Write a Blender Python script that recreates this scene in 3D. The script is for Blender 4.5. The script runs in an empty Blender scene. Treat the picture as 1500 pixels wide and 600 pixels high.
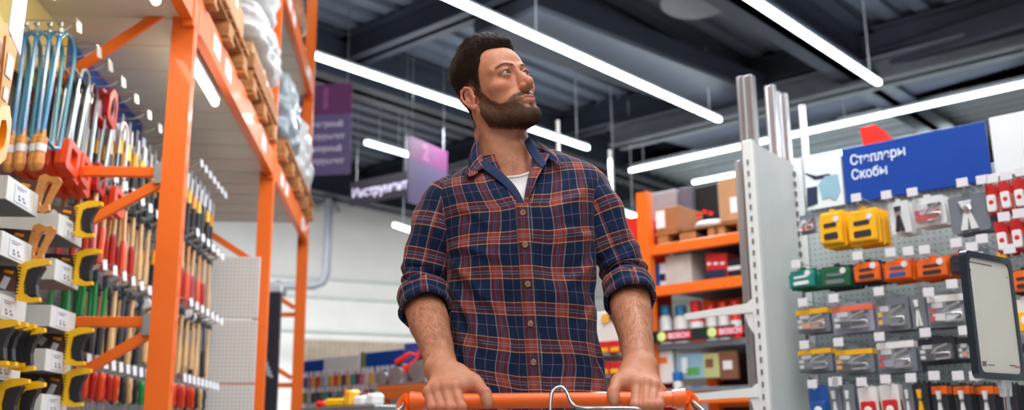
import bpy, math, random
import numpy as np
from mathutils import Vector, Matrix
from math import sin, cos, pi, radians, sqrt, atan2

S = bpy.context.scene
COL = S.collection
rnd = random.Random(7)

# ---------------------------------------------------------------- camera
CAM_Z = 0.95
F_PX, PITCH, ROLL = 1438.0, 0.2318, -0.01035
cr, sr, cp, sp = cos(ROLL), sin(ROLL), cos(PITCH), sin(PITCH)
_r = Vector((1, 0, 0)); _f = Vector((0, cp, sp)); _u = Vector((0, -sp, cp))
CR = cr*_r + sr*_u; CU = -sr*_r + cr*_u; CF = _f
CO = Vector((0, 0, CAM_Z))
cd = bpy.data.cameras.new('camera'); cam = bpy.data.objects.new('camera', cd); COL.objects.link(cam)
cam.matrix_world = Matrix(((CR.x, CU.x, -CF.x, CO.x), (CR.y, CU.y, -CF.y, CO.y), (CR.z, CU.z, -CF.z, CO.z), (0, 0, 0, 1)))
cd.sensor_width = 36; cd.lens = F_PX*36/1500; cd.clip_start = 0.05; cd.clip_end = 200
cd.dof.use_dof = True; cd.dof.focus_distance = 2.14; cd.dof.aperture_fstop = 3.1
S.camera = cam

def ray(px, py):
    return CR*((px-750)/F_PX) + CU*((300-py)/F_PX) + CF
def P(px, py, Y):                     # point seen at the pixel, on the vertical plane at distance Y in front
    d = ray(px, py); return CO + d*(Y/d.y)
def PZ(px, py, z):                    # point seen at the pixel, at height z
    d = ray(px, py); return CO + d*((z-CAM_Z)/d.z)
AY = 0.1043                           # yaw of the tool aisle
GY = 0.7213                           # yaw of the store grid
A_u = Vector((cos(AY), sin(AY), 0)); A_v = Vector((-sin(AY), cos(AY), 0))
D1 = Vector((sin(GY), cos(GY), 0)); D2 = Vector((-cos(GY), sin(GY), 0))
def PP(px, py, n, c):                 # point on the plane n.x = c
    d = ray(px, py); return CO + d*((c-CO.dot(n))/d.dot(n))
def RK(u, v, z): return A_u*u + A_v*v + Vector((0, 0, z))

# ---------------------------------------------------------------- colour, world and lights
vs = S.view_settings
S.display_settings.display_device = 'sRGB'
vs.view_transform = 'Standard'; vs.look = 'None'; vs.gamma = 1; vs.use_curve_mapping = False
vs.exposure = -0.75
W = bpy.data.worlds.new('store_air'); S.world = W; W.use_nodes = True
bg = W.node_tree.nodes['Background']; bg.inputs[0].default_value = (0.80, 0.88, 1.0, 1); bg.inputs[1].default_value = 0.60

def area_light(name, loc, size, size_y, power, color, rot=None, target=None):
    l = bpy.data.lights.new(name, 'AREA'); l.shape = 'RECTANGLE'; l.size = size; l.size_y = size_y
    l.energy = power; l.color = color
    o = bpy.data.objects.new(name, l); COL.objects.link(o); o.location = loc
    if rot is not None: o.rotation_euler = rot
    if target is not None: o.rotation_euler = (Vector(target)-Vector(loc)).to_track_quat('-Z', 'Y').to_euler()
    return o
# rows of the store's tube lamps, with key and fill lights added out of frame
LAMP_Z = 5.5
WARM = (1.0, 0.90, 0.78); COOL = (0.82, 0.93, 1.0)
area_light('front_key_light', (-1.5, -2.0, 4.6), 0.5, 5.0, 165, WARM, target=(0, 2.2, 1.4))  # added key light out of view, aimed at the man
area_light('front_key_light', (1.8, -2.2, 4.6), 0.5, 5.0, 105, WARM, target=(0.2, 2.2, 1.2))  # added light from the right, for the man and the sign holder
area_light('back_tube_row', (0.7, 6.8, 5.4), 0.4, 6.0, 420, COOL, target=(0, 2.4, 1.4))
area_light('back_tube_row', (2.4, 7.0, 5.4), 0.4, 6.0, 190, COOL, target=(0.6, 2.4, 1.4))
area_light('side_tube_row', (0.2, 2.0, 5.4), 0.4, 6.0, 170, (0.95, 0.97, 1.0), rot=(0, 0, -GY))
area_light('mid_fill_light', (0.2, 4.4, 5.2), 0.4, 4.0, 150, (0.97, 0.98, 1.0), target=(-1.0, 9.5, 2.0))  # added fill to brighten the far orange uprights and the banners
area_light('mid_fill_light', (1.6, 4.2, 5.2), 0.4, 4.0, 110, (0.97, 0.98, 1.0), target=(2.0, 8.0, 1.8))  # added fill towards the rack at right
area_light('tool_aisle_row', (0.6, 3.0, 4.4), 0.4, 5.0, 16, (1, 0.95, 0.88), target=(-1.5, 4.6, 1.6))
area_light('gondola_row', (0.9, 1.6, 4.2), 0.4, 4.0, 110, (0.93, 0.97, 1.0), target=(1.9, 4.2, 1.4))

# fill lights added over the far part of the shop to brighten its wall
for n_, (x, y, z, e) in enumerate(((-6, 17, 5.2, 900), (1, 19, 5.2, 800), (-2, 13, 5.2, 300), (5, 12, 5.2, 400), (9, 9, 5.2, 300))):
    area_light('far_fill_light', (x, y, z), 6.0, 0.4, e, (0.96, 0.98, 1.0), rot=(radians(18) if n_ < 2 else 0, 0, 0))
# the lit rows also throw light up onto the deck
for (x0_, y0_, x1_, y1_, e) in ((670, 0, 1055, 176, 34), (468, 85, 862, 217, 34), (1100, 0, 1288, 122, 22), (922, 250, 1500, 130, 55)):
    a_, b_ = PZ(x0_, y0_, LAMP_Z+.08), PZ(x1_, y1_, LAMP_Z+.08); c_ = (a_+b_)/2
    o_ = area_light('tube_row_upward_light', c_, (b_-a_).length, .08, e, COOL); o_.rotation_euler = (pi, 0, -atan2((b_-a_).y, (b_-a_).x)); o_.rotation_euler = Matrix(((((b_-a_).normalized().x), -((b_-a_).normalized().y), 0), ((b_-a_).normalized().y, (b_-a_).normalized().x, 0), (0, 0, 1))).to_4x4().to_euler(); o_.rotation_euler.rotate_axis('X', pi)
# ---------------------------------------------------------------- materials
MATS = {}
def srgb(c): return tuple(((x/255)/12.92 if x/255 <= 0.04045 else (((x/255)+0.055)/1.055)**2.4) for x in c[:3]) + (1,)
def M(name, rgb, rough=0.5, metal=0.0, var=0.08, scale=12.0, bump=0.0, bscale=60.0, emit=None, alpha=1.0, trans=0.0, coat=0.0, sss=0.0, stretch=None):
    if name in MATS: return MATS[name]
    m = bpy.data.materials.new(name); m.use_nodes = True; nt = m.node_tree; N = nt.nodes; L = nt.links
    b = N['Principled BSDF']
    tc = N.new('ShaderNodeTexCoord'); mp = N.new('ShaderNodeMapping'); L.new(tc.outputs['Object'], mp.inputs[0])
    if stretch: mp.inputs['Scale'].default_value = stretch
    no = N.new('ShaderNodeTexNoise'); no.inputs['Scale'].default_value = scale; no.inputs['Detail'].default_value = 3
    L.new(mp.outputs[0], no.inputs['Vector'])
    c = srgb(rgb)
    rp = N.new('ShaderNodeValToRGB'); rp.color_ramp.elements[0].position = 0.3; rp.color_ramp.elements[1].position = 0.7
    rp.color_ramp.elements[0].color = tuple(x*(1-var) for x in c[:3])+(1,)
    rp.color_ramp.elements[1].color = tuple(min(1, x*(1+var)) for x in c[:3])+(1,)
    L.new(no.outputs['Fac'], rp.inputs[0]); L.new(rp.outputs[0], b.inputs['Base Color'])
    b.inputs['Roughness'].default_value = rough; b.inputs['Metallic'].default_value = metal
    b.inputs['Alpha'].default_value = alpha; b.inputs['Transmission Weight'].default_value = trans
    b.inputs['Coat Weight'].default_value = coat
    if sss: b.inputs['Subsurface Weight'].default_value = sss; b.inputs['Subsurface Scale'].default_value = 0.01
    if emit:
        b.inputs['Emission Color'].default_value = srgb(emit[0]); b.inputs['Emission Strength'].default_value = emit[1]
    if bump:
        n2 = N.new('ShaderNodeTexNoise'); n2.inputs['Scale'].default_value = bscale; n2.inputs['Detail'].default_value = 4
        L.new(mp.outputs[0], n2.inputs['Vector'])
        bu = N.new('ShaderNodeBump'); bu.inputs['Strength'].default_value = bump; bu.inputs['Distance'].default_value = 0.01
        L.new(n2.outputs['Fac'], bu.inputs['Height']); L.new(bu.outputs[0], b.inputs['Normal'])
    MATS[name] = m; return m

# ---------------------------------------------------------------- mesh building
class MB:
    def __init__(s): s.v = []; s.f = []; s.m = []; s.cur = 0
    def mat(s, i): s.cur = i; return s
    def add(s, verts, faces):
        o = len(s.v); s.v += [tuple(p) for p in verts]; s.f += [tuple(i+o for i in f) for f in faces]; s.m += [s.cur]*len(faces); return s
    def box(s, c, d, rot=None, bev=0.0):
        x, y, z = d[0]/2, d[1]/2, d[2]/2; c = Vector(c); b = min(bev, x*.9, y*.9, z*.9)
        if b <= 0:
            vs_ = [Vector((i, j, k)) for i in (-x, x) for j in (-y, y) for k in (-z, z)]
            fs = [(0, 1, 3, 2), (4, 6, 7, 5), (0, 4, 5, 1), (2, 3, 7, 6), (0, 2, 6, 4), (1, 5, 7, 3)]
        else:
            vs_ = []; idx = {}
            for i in (-1, 1):
                for j in (-1, 1):
                    for k in (-1, 1):
                        for ax in range(3):
                            p = [i*(x-b), j*(y-b), k*(z-b)]; q = (i*x, j*y, k*z)
                            p[ax] = q[ax]; idx[(i, j, k, ax)] = len(vs_); vs_.append(Vector(p))
            fs = []
            for ax in range(3):
                a1, a2 = (ax+1) % 3, (ax+2) % 3
                for sg in (-1, 1):
                    q = []
                    for (p1, p2) in ((-1, -1), (1, -1), (1, 1), (-1, 1)):
                        k = [0, 0, 0]; k[ax] = sg; k[a1] = p1; k[a2] = p2; q.append(idx[(k[0], k[1], k[2], ax)])
                    fs.append(tuple(q if sg > 0 else q[::-1]))
            for ax in range(3):                       # edges along ax
                a1, a2 = (ax+1) % 3, (ax+2) % 3
                for p1 in (-1, 1):
                    for p2 in (-1, 1):
                        def g(e, a):
                            k = [0, 0, 0]; k[ax] = e; k[a1] = p1; k[a2] = p2; return idx[(k[0], k[1], k[2], a)]
                        q = [g(-1, a1), g(1, a1), g(1, a2), g(-1, a2)]
                        fs.append(tuple(q if p1*p2 < 0 else q[::-1]))
            for i in (-1, 1):
                for j in (-1, 1):
                    for k in (-1, 1):
                        q = [idx[(i, j, k, a)] for a in range(3)]; fs.append(tuple(q if i*j*k > 0 else q[::-1]))
        if rot is not None:
            R_ = rot if isinstance(rot, Matrix) else Matrix.Rotation(rot, 3, 'Z')
            vs_ = [R_ @ p for p in vs_]
        return s.add([p+c for p in vs_], fs)
    def tube(s, pts, r, n=8, cap=True, ell=1.0, closed=False):
        pts = [Vector(p) for p in pts]; k = len(pts); rs = r if hasattr(r, '__len__') else [r]*k
        up = None; V_ = []; F_ = []
        for i, p in enumerate(pts):
            if closed: t = (pts[(i+1) % k]-pts[i-1]).normalized()
            else: t = ((pts[min(i+1, k-1)]-pts[max(i-1, 0)])).normalized()
            if up is None:
                up = Vector((0, 0, 1)) if abs(t.z) < .9 else Vector((1, 0, 0))
            a = (up - t*up.dot(t)).normalized(); up = a; b = t.cross(a)
            for j in range(n):
                th = 2*pi*j/n; V_.append(p+a*cos(th)*rs[i]+b*sin(th)*rs[i]*ell)
        for i in range(k if closed else k-1):
            for j in range(n):
                i2 = (i+1) % k
                F_.append((i*n+j, i*n+(j+1) % n, i2*n+(j+1) % n, i2*n+j))
        if cap and not closed: F_ += [tuple(range(n))[::-1], tuple((k-1)*n+j for j in range(n))]
        return s.add(V_, F_)
    def lathe(s, prof, n=16, c=(0, 0, 0), axis='z'):
        c = Vector(c); V_ = []; F_ = []
        for r, h in prof:
            for j in range(n):
                th = 2*pi*j/n; a, b = r*cos(th), r*sin(th)
                V_.append(c+Vector({'z': (a, b, h), 'x': (h, a, b), 'y': (b, h, a)}[axis]))
        k = len(prof)
        for i in range(k-1):
            for j in range(n): F_.append((i*n+j, i*n+(j+1) % n, (i+1)*n+(j+1) % n, (i+1)*n+j))
        F_ += [tuple(range(n))[::-1], tuple((k-1)*n+j for j in range(n))]
        return s.add(V_, F_)
    def prism(s, out, t, org=(0, 0, 0), ax=(1, 0, 0), ay=(0, 0, 1), hole=None, bev=0.0):
        # outline in the plane (ax, ay), thickness t centred on it; hole: an outline with the same number of points
        org = Vector(org); ax = Vector(ax); ay = Vector(ay); nz = ax.cross(ay).normalized()
        n = len(out)
        def rng(o, h): return [org+ax*a+ay*b+nz*h for a, b in o]
        if bev and hole is None:
            cx = sum(a for a, b in out)/n; cy = sum(b for a, b in out)/n
            w = max(max(abs(a-cx), abs(b-cy)) for a, b in out); k = 1-bev/w
            inn = [(cx+(a-cx)*k, cy+(b-cy)*k) for a, b in out]
            V_ = rng(inn, t/2)+rng(out, t/2-bev)+rng(out, -t/2+bev)+rng(inn, -t/2); F_ = [tuple(range(n)), tuple(range(3*n, 4*n))[::-1]]
            for q in range(3):
                for i in range(n): F_.append((q*n+i, (q+1)*n+i, (q+1)*n+(i+1) % n, q*n+(i+1) % n))
            return s.add(V_, F_)
        V_ = rng(out, t/2)+rng(out, -t/2); F_ = [(i, n+i, n+(i+1) % n, (i+1) % n) for i in range(n)]
        if hole is None: F_ += [tuple(range(n)), tuple(range(n, 2*n))[::-1]]
        else:
            V_ += rng(hole, t/2)+rng(hole, -t/2)
            for i in range(n):
                j = (i+1) % n
                F_ += [(i, j, 2*n+j, 2*n+i), (n+j, n+i, 3*n+i, 3*n+j), (2*n+i, 2*n+j, 3*n+j, 3*n+i)]
        return s.add(V_, F_)
    def build(s, name, mats, parent=None, smooth=False, loc=None, rotz=0, ang=40):
        me = bpy.data.meshes.new(name); me.from_pydata(s.v, [], s.f); me.update()
        for m in (mats if isinstance(mats, (list, tuple)) else [mats]): me.materials.append(m)
        if max(s.m, default=0) > 0: me.polygons.foreach_set('material_index', s.m)
        o = bpy.data.objects.new(name, me); COL.objects.link(o)
        if smooth:
            me.polygons.foreach_set('use_smooth', [True]*len(me.polygons))
            if ang:
                try: me.set_sharp_from_angle(angle=radians(ang))
                except Exception: pass
        if parent is not None: o.parent = parent
        if loc is not None: o.location = loc
        if rotz: o.rotation_euler = (0, 0, rotz)
        me.validate(); return o
def rrect(w, h, r, n=4, cx=0, cy=0):
    o = []
    for (sx, sy, a0) in ((1, 1, 0), (-1, 1, 90), (-1, -1, 180), (1, -1, 270)):
        for i in range(n+1):
            a = radians(a0+90*i/n); o.append((cx+sx*(w/2-r)+r*cos(a), cy+sy*(h/2-r)+r*sin(a)))
    return o
def tag(o, label=None, cat=None, group=None, kind=None):
    if label: o['label'] = label
    if cat: o['category'] = cat
    if group: o['group'] = group
    if kind: o['kind'] = kind
    return o
def thing(name, label, cat, loc=(0, 0, 0), rotz=0, group=None):
    o = bpy.data.objects.new(name, None); COL.objects.link(o); o.empty_display_size = .05
    o.location = loc; o.rotation_euler = (0, 0, rotz); return tag(o, label, cat, group)
def struct(o): o['kind'] = 'structure'; return o
def copy_tree(o, parent=None):
    c = o.copy(); COL.objects.link(c); c.parent = parent
    for ch in KIDS(o): copy_tree(ch, c)
    return c
def KIDS(o): return [x for x in COL.objects if x.parent == o]
_fonts = {}
def text_mesh(txt, size, name, mat, parent, loc, rot, ext=0.0008, bold=0.0, sx=1.0):
    cu = bpy.data.curves.new(name, 'FONT'); cu.body = txt; cu.size = size; cu.extrude = ext; cu.offset = bold; cu.resolution_u = 3
    tmp = bpy.data.objects.new(name, cu); COL.objects.link(tmp)
    dg = bpy.context.evaluated_depsgraph_get(); me = bpy.data.meshes.new_from_object(tmp.evaluated_get(dg))
    bpy.data.objects.remove(tmp); bpy.data.curves.remove(cu)
    me.materials.clear(); me.materials.append(mat)
    o = bpy.data.objects.new(name, me); COL.objects.link(o); o.parent = parent; o.location = loc; o.rotation_euler = rot; o.scale = (sx, 1, 1)
    return o
def empty_at(*a, **k): return thing(*a, **k)
# ================================================================ THE SETTING
m_floor = M('polished_concrete', (176, 174, 170), .35, var=.1)
m_ceil = M('dark_painted_deck', (100, 106, 120), .6, var=.12, scale=1.5)
m_beam = M('black_painted_steel', (54, 58, 70), .5, var=.15, scale=2)
m_beam2 = M('grey_steel', (104, 106, 114), .5, var=.15, scale=2)
m_wallw = M('white_wall_panel', (226, 224, 220), .6, var=.03, scale=2)
m_wallg = M('grey_wall_paint', (96, 100, 108), .7, var=.1, scale=1)
m_beige = M('beige_ribbed_panel', (176, 160, 142), .7, var=.1, scale=5)
m_tube = M('lit_tube', (255, 255, 255), .4, emit=((226, 248, 255), 12.0), var=0)
m_tubebody = M('white_lamp_body', (215, 218, 222), .4, var=.02)

b = MB(); b.box((0, 12, -0.05), (70, 64, 0.1)); struct(b.build('floor', m_floor))
# ribbed ceiling deck: ribs run along the store grid
b = MB(); RZ = 6.6
def rib_sheet(b, org, du, dv, nu, lu, lv, dep):
    V_ = []; F_ = []
    for i in range(nu):
        for k, (a, h) in enumerate(((0, 0), (.45, 0), (.55, dep), (.95, dep))):
            for e in (0, 1): V_.append(org+du*((i+a)*lu/nu)+dv*(e*lv)+Vector((0, 0, h)))
    m = nu*4
    for i in range(m-1): F_.append((2*i, 2*i+1, 2*i+3, 2*i+2))
    b.add(V_, F_)
o0 = D1*-10 + D2*-22
rib_sheet(b, Vector((o0.x, o0.y, RZ)), D2, D1, 110, 46, 48, .09)
struct(b.build('ceiling', m_ceil))
n_ = 0
def beam_along(d, p, L_, w, h, z, m, name='ceiling_beam'):
    b = MB(); a = atan2(d.y, d.x)
    b.box((0, 0, h/2-.02), (L_, w, .04)); b.box((0, 0, 0), (L_, w*.25, h)); b.box((0, 0, -h/2+.02), (L_, w, .04))
    o = b.build(name, m, loc=(p.x, p.y, z), rotz=a); return struct(o)
for q in (-12.0, -6.2, -0.6, 5.0, 10.6, 16):                 # main girders
    p = D2*(q)+D1*12; beam_along(D1, p, 44, .55, .7, 6.2, m_beam, 'trim_1')
for q in (3.5, 8.4, 13.3, 18.2, 23):
    p = D1*q+D2*0; beam_along(D2, p, 44, .35, .4, 6.35, m_beam, 'trim_2')
# pale girder with lit patches, upper right
pa = PZ(1143, 146, 5.9); pb = PZ(1490, 52, 5.9)
mid = (pa+pb)/2; beam_along(D2, mid, (pa-pb).length+6, .42, .35, 5.9, m_beam2, 'trim_3')
# broad flat ducts
for (x0, y0, x1, y1, w) in ((860, 60, 1105, 150, 1.2), (1100, 170, 1430, 70, 1.4)):
    pa = PZ(x0, y0, 6.1); pb = PZ(x1, y1, 6.1); d = (pb-pa)
    b = MB(); b.box((0, 0, 0), (d.length+3, w, .35), bev=.04)
    o = b.build('air_duct', m_beam, loc=(pa+pb)/2, rotz=atan2(d.y, d.x)); tag(o, 'broad black air duct %s' % ('at top right above the blue sign' if x0 > 1000 else 'between the two long bright tube lamps'), 'duct')
# light ribbed soffit, far right
b = MB(); pc = PZ(1330, 215, 5.95)
org = pc - D1*2.2 + D2*5.5
rib_sheet(b, Vector((org.x, org.y, 6.05)), D1, -D2, 22, 7.0, 13, .06)
struct(b.build('trim_4', M('pale_ribbed_soffit', (165, 172, 176), .5, var=.06)))
# round ceiling speaker / vent
p = PZ(1020, 4, 6.1)
t = thing('ceiling_vent', 'round grey disc vent under the dark ceiling at the top edge', 'vent', p)
b = MB(); b.lathe([(.40, -.04), (.44, 0), (.44, .12), (.2, .2)], 28); b.build('disc', M('vent_grey', (108, 108, 114), .5), t, smooth=True)
b = MB(); b.tube([(0, 0, .15), (0, 0, .5)], .03, 8); b.build('drop_rod', m_beam, t)

# tube lamps
def tube_lamp(p0, p1, label, w=.085, group=None, caps=True, drops=True):
    d = p1-p0; L_ = d.length; c = (p0+p1)/2
    t = thing('tube_lamp', label, 'ceiling lamp', c, atan2(d.y, d.x), group)
    b = MB(); b.prism(rrect(L_, w, w*.49, 5), .05, ax=(1, 0, 0), ay=(0, 1, 0)); b.build('glowing_tube', m_tube, t)
    b = MB(); b.box((0, 0, .045), (L_*.995, w*.7, .04)); b.build('lamp_body', m_tubebody, t)
    if drops:
        for k in range(max(2, int(L_/2.5))):
            x = -L_/2+.3+(L_-.6)*k/max(1, max(2, int(L_/2.5))-1)
            b = MB(); b.tube([(x, 0, .06), (x, 0, 6.6-c.z)], .008, 5); b.build('suspension_rod', m_tubebody, t)
    return t
e = PZ(1055, 176, LAMP_Z); tube_lamp(e-D1*8.5, e, 'long bright tube lamp crossing above the man, its far end over the aluminium posts')
e = PZ(1288, 122, LAMP_Z); tube_lamp(e-D1*8.5, e, 'long bright tube lamp at upper right ending above the blue sign')
e = PZ(862, 217, LAMP_Z); s_ = PZ(466, 84, LAMP_Z); tube_lamp(s_-D1*2.0, e, 'long bright tube lamp passing behind the head of the man')
tube_lamp(PZ(535, 208, LAMP_Z), PZ(603, 228, LAMP_Z), 'short tube lamp hanging between the two purple banners')
tube_lamp(PZ(577, 329, LAMP_Z-1), PZ(604, 338, LAMP_Z-1), 'tiny far tube lamp against the white wall just left of the shirt sleeve')
tube_lamp(PZ(886, 302, LAMP_Z-1), PZ(940, 320, LAMP_Z-1), 'short tube lamp just right of the plaid shoulder')
e = PZ(922, 250, LAMP_Z); d = PZ(1500, 130, LAMP_Z)
tube_lamp(e, e-D2*((e-d).length+1.5), 'long tube lamp running from behind the aluminium posts to the right edge')
e = PZ(1400, 190, LAMP_Z+.3); tube_lamp(e+D2*5, e, 'tube lamp mostly hidden behind the top of the blue sign')

# walls
wd = Vector((sin(1.08), cos(1.08), 0)); wp = P(560, 500, 24)
def wall_panel(name, p, d, x0, x1, z0, z1, m, th=.2, ribs=None):
    b = MB(); b.box(((x0+x1)/2, th/2, (z0+z1)/2), (x1-x0, th, z1-z0)); 
    o = b.build(name, m, loc=(p.x, p.y, 0), rotz=atan2(d.y, d.x)); return struct(o)
wall_panel('wall_back', wp, wd, -16, 13, 0, 6.7, m_wallw)
b = MB()
for z in (3.42, 4.22, 4.66): b.box((-1, -.04, z), (28, .08, .05))
struct(b.build('trim_5', M('pale_green_trim', (190, 198, 192), .5), loc=(wp.x, wp.y, 0), rotz=atan2(wd.y, wd.x)))
b = MB()
for i in range(150): b.box((-1.9+i*.12, -.05, 2.6), (.06, .08, 1.24))
b.box((7, -.03, 2.6), (18, .05, 1.24))
struct(b.build('trim_6', m_beige, loc=(wp.x, wp.y, 0), rotz=atan2(wd.y, wd.x)))
# right and left far walls
p = wp+wd*13; wall_panel('wall_right', p, Vector((cos(-.6), sin(-.6), 0)), 0, 30, 0, 6.7, m_wallg)
p = RK(-9, 0, 0); wall_panel('wall_left', p, A_v, -10, 30, 0, 6.7, m_wallg, th=-.2)
# drain pipe on the wall
t = thing('wall_pipe', 'grey pipe bent along the white wall beside the last orange upright', 'pipe', P(470, 640, 20.0))
t.location.z = 0
zt = P(470, 250, 20).z; zm = P(470, 418, 20).z
b = MB(); b.tube([(0, 0, zt), (0, 0, zm+.25), (-.07, 0, zm+.07), (-.25, 0, zm), (-1.5, 0, zm)], .085, 10); b.build('pipe', M('grey_pipe', (120, 124, 130), .4), t, smooth=True)
b = MB(); b.box((0, .3, (zt+zm)/2+.5), (.24, .7, .08)); b.build('clamp', m_beam2, t)
b = MB(); b.box((-1.0, .3, zm), (.08, .7, .24)); b.build('clamp', m_beam2, t)
# ================================================================ LEFT PALLET RACK
m_or = M('orange_rack_paint', (240, 110, 32), .42, var=.05, scale=3, coat=.1)
m_orb = M('orange_brace_paint', (240, 112, 36), .45, var=.06, scale=3)
for m__ in (m_or, m_orb): m__.node_tree.nodes['Principled BSDF'].inputs['Specular IOR Level'].default_value = .28
m_galv = M('galvanised_steel', (150, 152, 156), .4, .7, var=.1)
m_deck = M('zinc_deck_sheet', (206, 200, 184), .55, .0, var=.08, scale=2)
m_lab = M('white_label', (235, 235, 238), .5, var=.02)
m_wood = M('pallet_wood', (176, 118, 66), .75, var=.3, scale=6, stretch=(1, 6, 6))
m_card = M('brown_cardboard', (158, 104, 64), .8, var=.15, scale=5)
m_card2 = M('pale_cardboard', (186, 140, 98), .8, var=.12, scale=5)
m_black = M('black_plastic', (24, 25, 29), .4, var=.1)
m_white = M('white_powder_coat', (226, 228, 228), .4, var=.02)
U0, U1 = -0.95, -1.98
VF = (1.55, 4.12, 6.69, 9.05)
rack = thing('pallet_rack', 'tall orange pallet rack over the tool aisle at left', 'rack', RK(0, 0, 0), AY)
def rp(name, fn, m=None, smooth=False, label=None):
    b = MB(); fn(b); o = b.build(name, m or m_or, rack, smooth=smooth)
    if label: o['label'] = label
    return o
for v in VF:
    for u, sgn in ((U0-.047, 1), (U1+.047, -1)):
        def up(b):
            b.prism([(-.047, -.035), (.047, -.035), (.047, .035), (.030, .035), (.030, -.018), (-.030, -.018), (-.030, .035), (-.047, .035)], 5.6, org=(u, v, 2.8), ax=(1, 0, 0), ay=(0, 1, 0))
            for k in range(0, 36): b.box((u+sgn*.0475, v, .5+k*.13), (.004, .014, .03))
        po = rp('upright_post', up)
        b = MB(); b.box((u, v, .006), (.15, .13, .012)); b.build('foot_plate', m_galv, po)
    zs = [.16, .79, 1.42, 2.05, 2.68, 3.31, 3.94, 4.57, 5.2]
    for z in zs:
        if abs(z-2.68) < .01: continue
        rp('brace', lambda b: b.box(((U0+U1)/2, v+.012, z), (U0-U1-.10, .03, .042), bev=.003), m_orb)
        if v < 9: rp('brace_plate', lambda b: (b.box((U0-.108, v-.03, z-.015), (.03, .012, .085)), ), m_galv)
    for i, z in enumerate(zs[:-1]):
        x0, x1 = U0-.10, U1+.08
        za, zb = (z+.06, z+.60)
        if v < 6: p, q = (x0, v-.008, zb-.02), (x1, v-.008, za)
        else: p, q = (x0, v-.008, za), (x1, v-.008, zb)
        if i == 3: p = (x0, v-.008, 2.80) if v < 6 else (x0, v-.008, 2.11); q = (x1, v-.008, 2.12) if v < 6 else (x1, v-.008, 2.66)
        if i == 4: continue
        d = Vector(q)-Vector(p)
        rp('brace', lambda b: b.box((Vector(p)+Vector(q))/2, (d.length, .026, .042), rot=Matrix.Rotation(atan2(-d.z, d.x), 3, 'Y'), bev=.003), m_orb)
def beam(u, v0, v1, z, h=.165):
    def f(b):
        b.prism([(-.025, -h/2), (.025, -h/2), (.025, h/2), (0, h/2), (0, h/2-.03), (-.025, h/2-.03)], v1-v0-.08, org=(u, (v0+v1)/2, z), ax=(1, 0, 0), ay=(0, 0, 1))
        for v in (v0+.05, v1-.05): b.box((u+.006, v, z), (.05, .03, h+.06), bev=.004)
    o = rp('load_beam', f)
    return o
for i in range(3):
    v0, v1 = VF[i], VF[i+1]
    for z in (2.80, 4.20): 
        bo = beam(U0-.028, v0, v1, z); beam(U1+.028, v0, v1, z)
        for q in (.18, .30, .80):
            b = MB(); b.box((U0-.0015, v0+(v1-v0)*q, z), (.003, .16, .09)); b.build('beam_glare_patch', m_lab, bo)  # white patches standing in for glare on the beams
    def dk(b):
        n = 40 if i else 36; L_ = (v1-v0)/n; V_ = []; F_ = []
        for z in (2.725,):
            pass
    z0 = 2.74
    for z0 in (2.74, 4.14):
        if i == 2 and z0 < 3: v1_ = 8.3
        else: v1_ = v1
        b = MB(); n = int((v1_-v0)/.3); V_ = []; F_ = []
        for k in range(n*4+1):
            a = (0, .90, .92, .98)[k % 4]; v = v0+(v1_-v0)*((k//4)+a)/n; z = z0+(0 if k % 4 < 2 else .006)
            for u in (U0-.06, U1+.06): V_.append((u, v, z))
        for k in range(n*4): F_.append((2*k, 2*k+1, 2*k+3, 2*k+2))
        b.add(V_, F_); b.build('deck_panel', m_deck, rack)
# end panel closing the bay
pn = thing('perforated_panel', 'pale perforated end panel closing the tool bay behind the second orange upright', 'panel', RK(0, 6.60, 0), AY)
M_PEG = None
def peg_mat(name, rgb, pitch, hole=.22, dark=.25, ax='XZ'):
    m = bpy.data.materials.new(name); m.use_nodes = True; nt = m.node_tree; N = nt.nodes; L = nt.links; b = N['Principled BSDF']
    tc = N.new('ShaderNodeTexCoord'); sx = N.new('ShaderNodeSeparateXYZ'); L.new(tc.outputs['Object'], sx.inputs[0])
    outs = []
    for a in ax:
        mu = N.new('ShaderNodeMath'); mu.operation = 'MULTIPLY'; mu.inputs[1].default_value = 1/pitch; L.new(sx.outputs[a], mu.inputs[0])
        fr = N.new('ShaderNodeMath'); fr.operation = 'FRACT'; L.new(mu.outputs[0], fr.inputs[0])
        su = N.new('ShaderNodeMath'); su.operation = 'SUBTRACT'; su.inputs[1].default_value = .5; L.new(fr.outputs[0], su.inputs[0])
        ab = N.new('ShaderNodeMath'); ab.operation = 'ABSOLUTE'; L.new(su.outputs[0], ab.inputs[0]); outs.append(ab)
    mx = N.new('ShaderNodeMath'); mx.operation = 'MAXIMUM'; L.new(outs[0].outputs[0], mx.inputs[0]); L.new(outs[1].outputs[0], mx.inputs[1])
    lt = N.new('ShaderNodeMath'); lt.operation = 'LESS_THAN'; lt.inputs[1].default_value = hole; L.new(mx.outputs[0], lt.inputs[0])
    mc = N.new('ShaderNodeMix'); mc.data_type = 'RGBA'; c = srgb(rgb); mc.inputs[6].default_value = c; mc.inputs[7].default_value = tuple(x*dark for x in c[:3])+(1,)
    L.new(lt.outputs[0], mc.inputs[0]); L.new(mc.outputs[2], b.inputs['Base Color']); b.inputs['Roughness'].default_value = .5
    return m
m_pegw = peg_mat('pale_pegboard', (212, 208, 205), .025, .18, .45)
m_pegg = peg_mat('grey_pegboard', (150, 148, 146), .025, .18, .35, 'YZ')
for k in range(5):
    b = MB(); b.box(((-1.0-1.93)/2, 0, .25+k*.42), (.93, .02, .412), bev=.004); b.build('panel_sheet', m_pegw, pn)
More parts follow.
